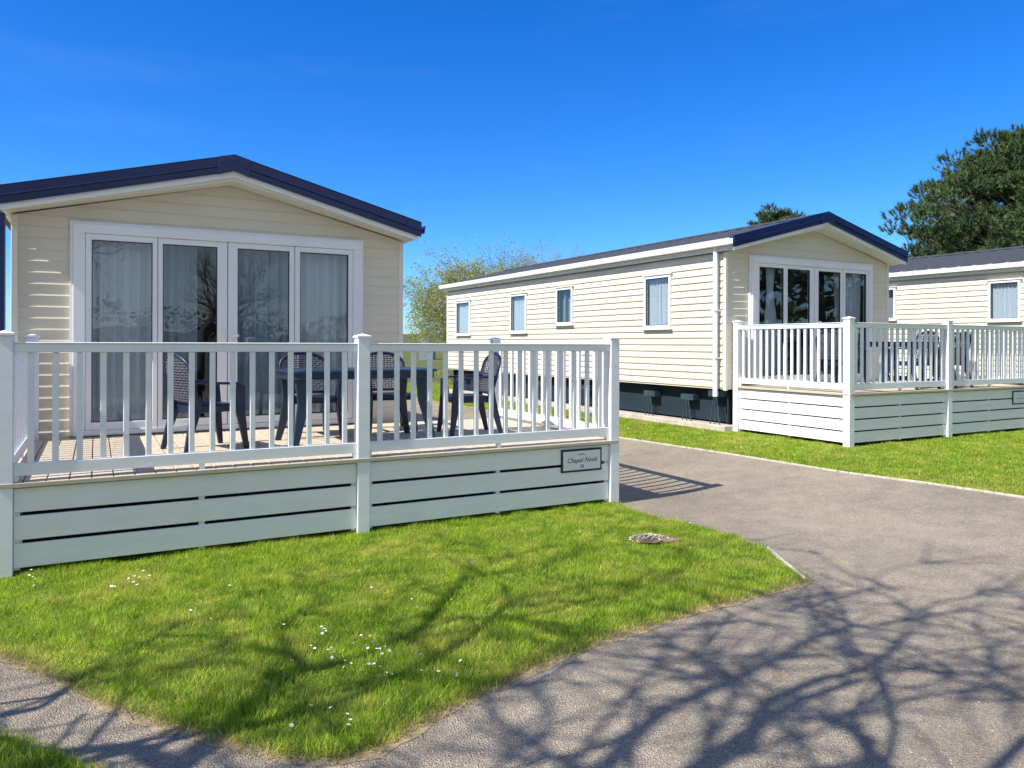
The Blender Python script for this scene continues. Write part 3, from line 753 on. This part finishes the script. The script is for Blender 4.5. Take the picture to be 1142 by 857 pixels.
# ------------------------------------------------------------------ garden furniture
def make_chair():
    t = empty('garden_chair', (0, 0, 0))      # faces +y, seat .43 high
    s = MB(); n = 8; vs = []
    for z in (0, -.028):
        for j in range(n+1):
            for i in range(n+1):
                x = (i/n-.5)*(.46-.05*(1-j/n)); y = -.20+.43*j/n; zz = .435+.012*math.cos((i/n-.5)*3.1)*-1 + (-.02 if j == n else 0)
                vs.append((x, y, zz+z))
    N = (n+1)**2
    fs = [(j*(n+1)+i, j*(n+1)+i+1, (j+1)*(n+1)+i+1, (j+1)*(n+1)+i) for j in range(n) for i in range(n)]
    fs += [tuple(q+N for q in f[::-1]) for f in fs]
    ring = [i for i in range(n+1)] + [j*(n+1)+n for j in range(1, n+1)] + [n*(n+1)+i for i in range(n-1, -1, -1)] + [j*(n+1) for j in range(n-1, 0, -1)]
    fs += [(ring[k], ring[k-1], ring[k-1]+N, ring[k]+N) for k in range(len(ring))]
    s.add(vs, fs); s.build('seat', M['plastic'], t, smooth=True)
    ap = MB(); ap.box(-.22, .22, .20, .225, .36, .425); ap.box(-.20, .20, -.205, -.18, .36, .425); ap.box(-.225, -.205, -.18, .2, .36, .425); ap.box(.205, .225, -.18, .2, .36, .425)
    ap.build('seat_apron', M['plastic'], t, bevel=.005)
    # backrest: rounded frame and a woven infill
    def bp(u, v):      # u -1..1, v 0..1
        wv = .235+.03*math.sin(v*3.0); z = .45+.45*v; y = -.20-.11*v-.045*(1-u*u)*math.sin(v*2.6+.3)
        return Vector((u*wv, y, z))
    fr = MB(); path = []
    for k in range(11): path.append(bp(-1, k/10*.72))
    for k in range(1, 12):
        a = math.pi*(1-k/12); path.append(bp(math.cos(a), .72+.28*math.sin(a)))
    for k in range(10, -1, -1): path.append(bp(1, k/10*.72))
    fr.tube(path, .019, 6); fr.tube([bp(-.98, .02), bp(-.5, .02), bp(0, .02), bp(.5, .02), bp(.98, .02)], .016, 6)
    fr.build('back_frame', M['plastic'], t, smooth=True)
    wv = MB()
    for k in range(17):
        v = .05+.90*k/16; ul = 1 if v < .72 else math.sqrt(max(0, 1-((v-.72)/.28)**2)); pts = [bp(-ul+2*ul*i/14, v)+Vector((0, .006*(-1)**(i+k), 0)) for i in range(15)]
        wv.tube(pts, .0095, 4)
    for k in range(1, 14):
        u = -1+2*k/14; vt = .72+.28*math.sqrt(max(0, 1-u*u)); wv.tube([bp(u, .03+(vt-.04)*i/10) for i in range(11)], .006, 4)
    wv.build('woven_back', M['plastic_weave'], t)
    for sx_ in (-1, 1):
        a = MB(); pts = [Vector((sx_*.245, -.27, .66)), Vector((sx_*.275, -.15, .655)), Vector((sx_*.285, .02, .645)), Vector((sx_*.28, .15, .64)), Vector((sx_*.265, .215, .615))]
        vs = []
        for p in pts: vs += [(p.x-.028, p.y, p.z), (p.x+.028, p.y, p.z), (p.x+.028, p.y, p.z-.024), (p.x-.028, p.y, p.z-.024)]
        a.add(vs, [(i*4+j, i*4+(j+1) % 4, (i+1)*4+(j+1) % 4, (i+1)*4+j) for i in range(4) for j in range(4)] + [(0, 1, 2, 3), (19, 18, 17, 16)])
        a.build('armrest', M['plastic'], t, bevel=.006)
        for fy in (1, -1):     # tapered legs; the front one rises to the arm
            l = MB()
            if fy > 0: sec = [(sx_*.265, .205, .615, .040), (sx_*.245, .20, .43, .052), (sx_*.255, .235, .20, .034), (sx_*.27, .265, 0, .022)]
            else: sec = [(sx_*.235, -.20, .52, .030), (sx_*.225, -.205, .40, .048), (sx_*.24, -.26, .20, .034), (sx_*.255, -.31, 0, .022)]
            vs = []
            for (x, y, z, q) in sec: vs += [(x-.016, y-q, z), (x+.016, y-q, z), (x+.016, y+q, z), (x-.016, y+q, z)]
            l.add(vs, [(i*4+j, i*4+(j+1) % 4, (i+1)*4+(j+1) % 4, (i+1)*4+j) for i in range(3) for j in range(4)] + [(3, 2, 1, 0), (12, 13, 14, 15)])
            l.build('leg', M['plastic'], t, bevel=.005)
    return t
def make_table(L, Wd):
    t = empty('garden_table', (0, 0, 0))
    m = MB(); r = .12; pts = []
    for cx, cy, a0 in ((L/2-r, Wd/2-r, 0), (-L/2+r, Wd/2-r, 90), (-L/2+r, -Wd/2+r, 180), (L/2-r, -Wd/2+r, 270)):
        for k in range(6): a = R(a0+18*k); pts.append((cx+r*math.cos(a), cy+r*math.sin(a)))
    m.prism(pts, 'z', .722, .745); m.build('table_top', M['table'], t, bevel=.006)
    m = MB(); m.prism([(x*.965, y*.95) for x, y in pts], 'z', .655, .7215); m.build('table_apron', M['table'], t, bevel=.004)
    for sx_ in (-1, 1):
        for sy_ in (-1, 1):
            l = MB(); vs = []
            for (q, z, hw) in ((.80, .6545, .075), (.80, .42, .055), (.86, .2, .04), (.92, 0, .030)):
                x, y = sx_*L/2*q, sy_*Wd/2*(q-.04)
                vs += [(x-hw, y-.02, z), (x+hw, y-.02, z), (x+hw, y+.02, z), (x-hw, y+.02, z)]
            l.add(vs, [(i*4+j, i*4+(j+1) % 4, (i+1)*4+(j+1) % 4, (i+1)*4+j) for i in range(3) for j in range(4)] + [(3, 2, 1, 0), (12, 13, 14, 15)])
            l.build('leg', M['table'], t, bevel=.006)
    return t
ch0 = make_chair(); used = [False]
def place_chair(o, a, n, z, face_deg, label, group):
    c = ch0 if not used[0] else copy_tree(ch0); used[0] = True
    x, y = to_xy(a, n, o); c.location = (x, y, z); c.rotation_euler = (0, 0, TH+R(face_deg-90))
    tag(c, label, 'chair', group); return c
G1 = 'dark plastic garden chairs on the nearest deck'; G2 = 'dark plastic garden chairs on the farther deck'
F1 = .66
place_chair(U1, -3.86, 1.25, F1, 18, 'navy woven-back armchair at the left end of the table on the nearest deck', G1)
place_chair(U1, -2.72, 1.88, F1, -88, 'navy armchair behind the left half of the table on the nearest deck', G1)
place_chair(U1, -1.80, 1.95, F1, -95, 'navy armchair behind the right half of the table on the nearest deck', G1)
place_chair(U1, -1.12, 1.20, F1, 172, 'navy armchair at the right end of the table on the nearest deck', G1)
tb = make_table(1.55, .86); x, y = to_xy(-2.42, 1.18); tb.location = (x, y, F1); tb.rotation_euler = (0, 0, TH)
tag(tb, 'navy plastic garden table on the nearest deck, ringed by chairs', 'table', 'garden tables on the decks')
tb2 = copy_tree(tb); x, y = to_xy(2.45, 1.05, U2); tb2.location = (x, y, RISE+.753)
tag(tb2, 'navy plastic garden table on the farther deck, behind its middle post', 'table', 'garden tables on the decks')
F2 = RISE+.753
place_chair(U2, .95, .85, F2, 5, 'navy plastic armchair at the left end of the table on the farther deck', G2)
place_chair(U2, 2.05, .42, F2, 85, 'navy armchair before the table, left of the middle post, farther deck', G2)
place_chair(U2, 2.95, .42, F2, 95, 'navy armchair before the table, right of the middle post, farther deck', G2)
place_chair(U2, 3.85, .95, F2, 180, 'navy plastic armchair at the right end of the table on the farther deck', G2)

# ------------------------------------------------------------------ trees
def branches(base, h0, r0, levels, seed, spread=0.7, up=0.25, kids=(4, 6), ratio=0.72, minr=0.004, taper=.45, forbid=None, first=None, crook=.22, sides=(8, 6, 5, 4, 3, 3, 3)):
    r = random.Random(seed); trunk = MB(); crown = MB(); tips = []
    def grow(p, d, L, rad, lev, mb):
        n = max(3, int(5 if lev < 3 else 4)); pts = [p]; rr = [rad]; q = p.copy(); dd = d.copy()
        for i in range(n):
            dd = (dd + Vector((r.gauss(0, crook), r.gauss(0, crook), r.gauss(0, crook*.8) + up*.25))).normalized()
            q = q + dd*L/n
            if forbid and forbid(q): break
            pts.append(q.copy()); rr.append(rad*(1-(i+1)/n*taper))
        if len(pts) < 2: return
        if len(pts) <= n: mb.tube(pts, rr[:-1]+[rr[-1]*.3], sides[min(lev, 6)]); tips.append((pts[-1], dd)); return
        mb.tube(pts, rr, sides[min(lev, 6)], cap=(lev == levels))
        if lev >= levels or rad < minr: tips.append((pts[-1], dd)); return
        k = r.randint(*kids)
        for j in range(k):
            t = 1.0 if j == 0 else r.uniform(.35, .98); idx = t*n; i0 = min(n-1, int(idx)); pt = pts[i0].lerp(pts[i0+1], idx-i0)
            rad_c = rad*(1-t*taper)*(ratio if j else .85)*r.uniform(.75, 1)
            ax = dd.orthogonal().normalized(); ax.rotate(Matrix.Rotation(r.uniform(0, 6.283), 3, dd))
            ang = spread*r.uniform(.6, 1.25)*(0.5 if j == 0 else 1)
            nd = (dd*math.cos(ang) + ax*math.sin(ang)); nd = (nd + Vector((0, 0, up*.5))).normalized()
            grow(pt, nd, L*r.uniform(.62, .85), rad_c, lev+1, crown)
    if first: first(grow, trunk)
    else: grow(Vector(base), Vector((0, 0, 1)), h0, r0, 0, trunk)
    return trunk, crown, tips

def bare_tree(loc, h0, r0, levels, seed, label, mat, **kw):
    root = empty('bare_tree', loc); tag(root, label, 'tree', 'leafless trees')
    fb = kw.pop('clear', False)
    L0 = Vector(loc)
    def keep_out(q):       # the crown does not reach down into the view
        p = q + L0; return p.y > -0.4 and abs(p.x) < .80*max(p.y, 0)+1.6 and p.z < H + .50*max(p.y, 0) + 1.3
    t, c, tips = branches((0, 0, -.05), h0, r0, levels, seed, forbid=keep_out if fb else None, **kw)
    t.build('trunk', M[mat], root, fix=False, smooth=True); c.build('crown', M[mat], root, fix=False)
    return root, tips
# the big tree behind the photographer whose bare crown shades the foreground
bt1, tips1 = bare_tree((-6.118139902224451, -2.223915340686564, 0), 4.197071985566016, .19, 5, 5204, 'large leafless tree behind the camera casting branch shadows over the drive', 'bark', spread=.8, kids=(3, 4), ratio=.78, taper=.28, up=.06, crook=.34, clear=True)
bt2, tips2 = bare_tree((-6.8517184501344595, -0.6954396827046834, 0), 3.2652830371186687, .17, 5, 33149, 'leafless tree behind the camera whose branches shade the front lawn', 'bark', spread=.9, kids=(2, 4), ratio=.82, taper=.25, up=.06, crook=.4, clear=True)
tr_ = random.Random(5)
for root_, tips_ in ((bt1, tips1), (bt2, tips2)):
  tw = MB()
  for p, d in tips_:
    for _ in range(tr_.randint(2, 3)):
        if p.z < 3.2: continue
        q = p.copy(); dd = (d + Vector((tr_.gauss(0, .6), tr_.gauss(0, .6), tr_.gauss(0, .5)))).normalized(); pts = [q.copy()]
        for k in range(4): dd = (dd+Vector((tr_.gauss(0, .25), tr_.gauss(0, .25), tr_.gauss(0, .2)))).normalized(); q = q+dd*.16; pts.append(q.copy())
        if (q.z > 3.6): tw.tube(pts, [.015, .013, .010, .008, .005], 3, cap=False)
  tw.build('twigs', M['bark'], root_, fix=False)
# leafless trees off to the right of the camera, mirrored in the patio doors of the left caravan
bare_tree((8.5, -8.5, 0), 2.6, .24, 5, 77, 'leafless tree right of the camera, mirrored in the nearest patio doors', 'bark', spread=.6, kids=(3, 5), ratio=.75, up=.15)
bare_tree((4.5, -12.5, 0), 2.4, .2, 5, 78, 'smaller leafless tree behind the camera, mirrored in the nearest patio doors', 'bark', spread=.6, kids=(3, 5), ratio=.75, up=.15)

def leaf_cloud(name, centers, sizes, per, ln, wd, mat, parent, seed, upbias=.3):
    r = np.random.default_rng(seed); V = []
    for c, s in zip(centers, sizes):
        n = per; d = r.normal(0, 1, (n, 3)); d /= np.linalg.norm(d, axis=1)[:, None]
        p = np.array(c) + d*np.array(s)*r.uniform(.35, 1, (n, 1))
        dirn = d + r.normal(0, .45, (n, 3)) + np.array([0, 0, upbias]); dirn /= np.linalg.norm(dirn, axis=1)[:, None]
        sd = np.cross(dirn, r.normal(0, 1, (n, 3))); sd /= np.linalg.norm(sd, axis=1)[:, None]
        L = ln*r.uniform(.6, 1.3, (n, 1)); Wd = wd*r.uniform(.6, 1.3, (n, 1))
        V.append(np.stack([p-sd*Wd, p+dirn*L*.5-sd*Wd*1.1, p+dirn*L, p+dirn*L*.5+sd*Wd*1.1], 1).reshape(-1, 3))
    return raw_mesh(name, np.concatenate(V), 4, mat, parent)

def needle_tufts(name, cs, ss, tufts, per, ln, wd, mat, parent, seed):
    """every clump is a cushion of tufts; each tuft is a brush of fine needles pointing up and out"""
    r = np.random.default_rng(seed); cs = np.array(cs); ss = np.array(ss); n = len(cs)
    d = r.normal(0, 1, (n, tufts, 3)); d[..., 2] = np.abs(d[..., 2])*.9-.25; d /= np.linalg.norm(d, axis=2)[..., None]
    tc = cs[:, None, :] + d*ss[:, None, :]*r.uniform(.55, 1.05, (n, tufts, 1)); ax = d*.9 + np.array([0, 0, .75]); ax /= np.linalg.norm(ax, axis=2)[..., None]
    tc = tc.reshape(-1, 1, 3); ax = ax.reshape(-1, 1, 3); k = len(tc)
    q = ax + r.normal(0, .48, (k, per, 3)); q /= np.linalg.norm(q, axis=2)[..., None]
    st = tc - ax*ln*r.uniform(0, .9, (k, per, 1)); L = ln*r.uniform(.6, 1.15, (k, per, 1))
    sd = np.cross(q, r.normal(0, 1, (k, per, 3))); sd /= np.linalg.norm(sd, axis=2)[..., None]
    V = np.stack([st-sd*wd, st+sd*wd, st+q*L], 2).reshape(-1, 3)
    return raw_mesh(name, V, 3, mat, parent)
def pine(loc, ht, rad, seed, label, nb=70, tufts=10, per=18, low=.25, ln=.26, wd=.016):
    r = random.Random(seed); root = empty('pine_tree', loc); tag(root, label, 'tree', 'pines behind the caravans')
    tk = MB(); tk.tube([(0, 0, -.1), (.1, .05, ht*.3), (-.1, .1, ht*.6), (.1, 0, ht*.86)], [ht*.035, ht*.028, ht*.018, ht*.006], 8)
    lm = MB(); cs = []; ss = []
    for k in range(nb):
        t = low+(1-low)*((k+.5)/nb); z = ht*t; az = k*2.399+r.uniform(-.3, .3)
        rr = rad*math.sqrt(max(.02, 1-((t-.45)/.56)**2))*r.uniform(.62, 1.12)
        tip = Vector((math.cos(az)*rr, math.sin(az)*rr, z+rr*.10)); st = Vector((0, 0, z-rr*.25)); midp = st.lerp(tip, .5)+Vector((0, 0, -.1*rr))
        lm.tube([st, midp, tip], [ht*.008, ht*.005, ht*.002], 5)
        for q in (.40, .60, .76, .9, 1.0):
            pc = st.lerp(tip, q)+Vector((r.gauss(0, .11), r.gauss(0, .11), r.gauss(0, .07)+.04))*rad*.7
            s = rad*r.uniform(.08, .15)
            cs.append(tuple(pc)); ss.append((s*1.25, s*1.25, s*.7))
            lm.tube([st.lerp(tip, q-.12), pc], [ht*.003, ht*.0015], 4, cap=False)
    tk.build('trunk', M['bark'], root, smooth=True, fix=False); lm.build('limbs', M['bark'], root, fix=False)
    needle_tufts('crown', cs, ss, tufts, per, ln, wd, M['needle'], root, seed)
    return root
pine((20.3, 28.5, RISE), 9.0, 5.2, 4, 'big dark green pine rising behind the right-hand caravan', 170, 34, 24, .14, .20, .014)
pine((23.0, 66.0, RISE), 13.0, 3.7, 9, 'far pine whose top just shows over the roof of the middle caravan', 60, 12, 14, .3, .36, .035)

def budding(loc, ht, r0, seed, label, buds=3, **kw):
    root, tips = bare_tree(loc, ht, r0, 6, seed, label, 'far_bark', **kw)
    if buds:
        rr = random.Random(seed); tips = [t for t in tips if rr.random() < .8]
        leaf_cloud('buds', [tuple(t[0]) for t in tips], [(.12, .12, .10)]*len(tips), buds, .075, .02, M['bud'], root, seed)
    return root
budding((-2.2, 31.0, 0), 2.18237707476013, .14, 520, 'small budding tree with yellowish twigs between the left and middle caravans', 8, spread=.85, kids=(3, 5), ratio=.8, taper=.3, up=.03)
budding((0.3, 35, 0), 2.3984620130919443, .14, 764, 'budding tree whose twigs show above the far end of the middle caravan roof', 4, spread=.85, kids=(3, 5), ratio=.8, taper=.3, up=.05)
budding((2.2, 41, 0), 2.3351605659688937, .15, 606, 'taller leafless tree peeping over the roof near the middle of the second caravan', 0, spread=.6, kids=(3, 4), ratio=.8, taper=.3, up=.12)

# evergreens and a hedge that the windows mirror
pine((24, 10.2, RISE), 9.5, 4.2, 15, 'taller dark pine farther beyond the right edge, mirrored in the patio doors', 42, 10, 12, .15, .3, .045)
pine((21, 3.5, RISE), 9.5, 4.2, 14, 'dark pine beyond the right edge of the photo, mirrored in the patio doors', 60, 14, 12, .1, .3, .045)
hg = MB(); hr = random.Random(4); hc = []; hs_ = []
for k in range(150):
    hc.append((-30+k*.5, -19+hr.uniform(-.6, .6), hr.uniform(.4, 3.4))); hs_.append((.9, .7, .75))
for k in range(90):
    hc.append((-30+k*.83, -19+hr.uniform(-.4, .4), 1.0)); hs_.append((1.0, .8, .9))
tag(leaf_cloud('hedge', hc, hs_, 120, .2, .06, M['hedge'], None, 3), 'long clipped hedge behind the camera, mirrored in the glass', 'hedge')

# ------------------------------------------------------------------ distance
hl = MB(); n = 96
for (r0, r1, hA, sd) in ((170, 420, 4.6, 1),):
    vs = []
    for i in range(n):
        a = 2*math.pi*i/n
        hh = hA*(1+.35*math.sin(a*5+1)+.2*math.sin(a*11+2))
        for k, rr in enumerate((r0, r0+60, r0+140, r1)):
            vs.append((math.cos(a)*rr, math.sin(a)*rr, (-.3, hh*.55, hh*1.05, -2)[k]))
    hl.add(vs, [(i*4+k, ((i+1) % n)*4+k, ((i+1) % n)*4+k+1, i*4+k+1) for i in range(n) for k in range(3)])
ho = hl.build('hills', M['hill'], smooth=True); ho['kind'] = 'structure'
fc = []; fs2 = []; rr = random.Random(9)
for k in range(260):
    t = k/260; fc.append((-60+120*t, 150+rr.uniform(-1, 1), rr.uniform(.3, 1.1))); fs2.append((1.1, .8, .8))
tag(leaf_cloud('field_hedge', fc, fs2, 40, .5, .16, M['hedge'], None, 5), 'dark hedge line across the far field', 'hedge')
sh = MB(); X, Y = (475-CX)/F*70, 70; sh.prism([(X-.65, 0), (X+.65, 0), (X+.65, 1.9), (X, 2.65), (X-.65, 1.9)], 'y', Y, Y+2.4)
tag(sh.build('shed', M['shed'], None), 'small blue-grey gabled shed far off in the field between the caravans', 'shed')

# ------------------------------------------------------------------ daisies
def make_daisy():
    m = MB(); k = 11
    for j in range(k):
        a = 2*math.pi*j/k; c, s = math.cos(a), math.sin(a); pw = .0026
        P = lambda r_, w_, z_: (c*r_-s*w_, s*r_+c*w_, z_)
        m.add([P(.003, -.001, .034), P(.008, -pw, .036), P(.0125, 0, .0375), P(.008, pw, .036), P(.003, .001, .034)], [(0, 1, 2, 3, 4)], 0)
    vs = [(math.cos(a)*.0038, math.sin(a)*.0038, .035) for a in np.linspace(0, 6.283, 8)[:-1]] + [(0, 0, .038)]
    m.add(vs, [(j, (j+1) % 7, 7) for j in range(7)], 1)
    m.tube([(0, 0, 0), (.001, 0, .034)], .0008, 4, mi=2)
    return m.build('daisy', [M['petal'], M['daisy_eye'], M['blade']], fix=False)
clusters = [
 ('white daisy in the patch below the left end of the nearest deck', [(31, 650), (37, 652), (43, 648), (39, 662), (121, 661), (127, 662), (146, 653), (149, 658), (152, 651), (157, 652), (161, 645), (165, 650), (163, 654), (154, 661), (168, 653)]),
 ('white daisy in the big scattered patch in the middle of the front lawn', [(316, 707), (345, 731), (358, 709), (361, 712), (365, 713), (367, 734), (371, 742), (392, 729), (404, 731), (405, 718), (420, 735), (424, 734), (429, 733), (387, 755), (372, 738), (352, 733), (418, 752), (424, 756), (428, 761), (322, 748), (383, 749), (414, 720), (420, 738)]),
 ('white daisy near the lower tip of the front lawn', [(345, 801), (371, 802), (385, 810), (387, 823), (323, 821), (390, 817)]),
 ('white daisy near the path edge right of the lawn tip', [(468, 760), (474, 761), (490, 761), (507, 760), (512, 766), (511, 763), (517, 747), (470, 740)]),
 ('white daisy alone high on the front lawn', [(463, 686), (505, 678), (457, 677), (416, 664), (430, 628), (425, 630), (400, 645), (648, 699), (770, 590), (212, 690), (232, 700), (255, 662)]),
 ('white daisy on the strip of lawn before the farther deck', [(815, 502), (819, 503), (826, 503), (832, 502), (837, 505), (885, 512), (981, 500), (712, 476), (720, 475), (1000, 499)]),
]
d0 = make_daisy(); first = True; dr = random.Random(2)
for lab, pts in clusters:
    allp = [(u, v) for u, v in pts]
    if len(pts) > 12: allp += [(u+dr.uniform(-9, 9), v+dr.uniform(-5, 5)) for u, v in pts[::2]]
    for (u, v) in allp:
        x, y, z = ground_pt(u, v)
        d = d0 if first else d0.copy()
        if not first: C.objects.link(d)
        first = False
        d.location = (x, y, z+.018); sc = dr.uniform(.6, .95); d.scale = (sc, sc, 1)
        d.rotation_euler = (dr.uniform(-.1, .55), dr.uniform(-.35, .2), dr.uniform(0, 6))
        tag(d, lab, 'flower', lab.replace('white daisy', 'white daisies'))

# bare patch with stones
bx_, by_, bz_ = ground_pt(728, 603)
so_ = MB(); k = 28
vs = [(bx_, by_, bz_+.05)] + [(bx_+math.cos(a)*.20*(1+.25*math.sin(a*3+1)), by_+math.sin(a)*.13*(1+.3*math.sin(a*2+1)+.15*math.sin(a*7)), bz_+.008) for a in np.linspace(0, 6.283, k+1)[:-1]]
so_.add(vs, [(0, 1+j, 1+(j+1) % k) for j in range(k)]); o = so_.build('soil_patch', M['soil'], fix=False); o['kind'] = 'structure'
pb = MB(); pr = random.Random(6)
for k in range(120):
    a, q = pr.uniform(0, 6.28), pr.random()**.7; x = bx_+math.cos(a)*q*.19-.02; y = by_+math.sin(a)*q*.12; s = pr.uniform(.004, .012)*(1.4 if x < bx_-.02 and y > by_ else 1)
    bm = bmesh.new(); bmesh.ops.create_icosphere(bm, subdivisions=1, radius=s)
    pb.add([(x+v.co.x*pr.uniform(.8, 1.3), y+v.co.y*pr.uniform(.8, 1.3), bz_+.045*(1-q)+.014+v.co.z*.7) for v in bm.verts], [[v.index for v in f.verts] for f in bm.faces], 1 if (x < bx_-.03 and y > by_-.02 and pr.random() < .6) else 0); bm.free()
tag(pb.build('gravel', [M['stone'], M['stone_grey']], fix=False), 'small scrape of pale stones and dry soil in the front lawn', 'gravel', kind='stuff')
# loose grit on the tarmac
gr = MB(); pr = random.Random(16)
for k in range(1500):
    p = e1[pr.randrange(len(e1))] if pr.random() < .75 else e2[pr.randrange(len(e2))]
    x, y = p[0]+pr.gauss(0, .05), p[1]+pr.gauss(0, .05); z = gz(x, y); s = pr.uniform(.002, .0055)
    gr.add([(x-s, y-s*.6, z-.013), (x+s, y-s, z-.013), (x+s*.8, y+s, z-.013), (x-s*.7, y+s*.9, z-.013), (x, y, z-.013+s*1.2)], [(0, 1, 4), (1, 2, 4), (2, 3, 4), (3, 0, 4)])
for k in range(350):
    u, v = pr.uniform(0, 1142), 857-(pr.random()**1.3)*330
    x, y, z = ground_pt(u, v)
    if in_poly(x, y, lawn1) or in_poly(x, y, lawn2) or in_poly(x, y, lawn3) or not in_poly(x, y, drive): continue
    s = pr.uniform(.0025, .006)
    gr.add([(x-s, y-s*.6, z-.014), (x+s, y-s, z-.014), (x+s*.8, y+s, z-.014), (x-s*.7, y+s*.9, z-.014), (x, y, z-.014+s*1.2)], [(0, 1, 4), (1, 2, 4), (2, 3, 4), (3, 0, 4)])
tag(gr.build('grit', M['grit'], fix=False), 'loose pale grit scattered over the tarmac', 'grit', kind='stuff')
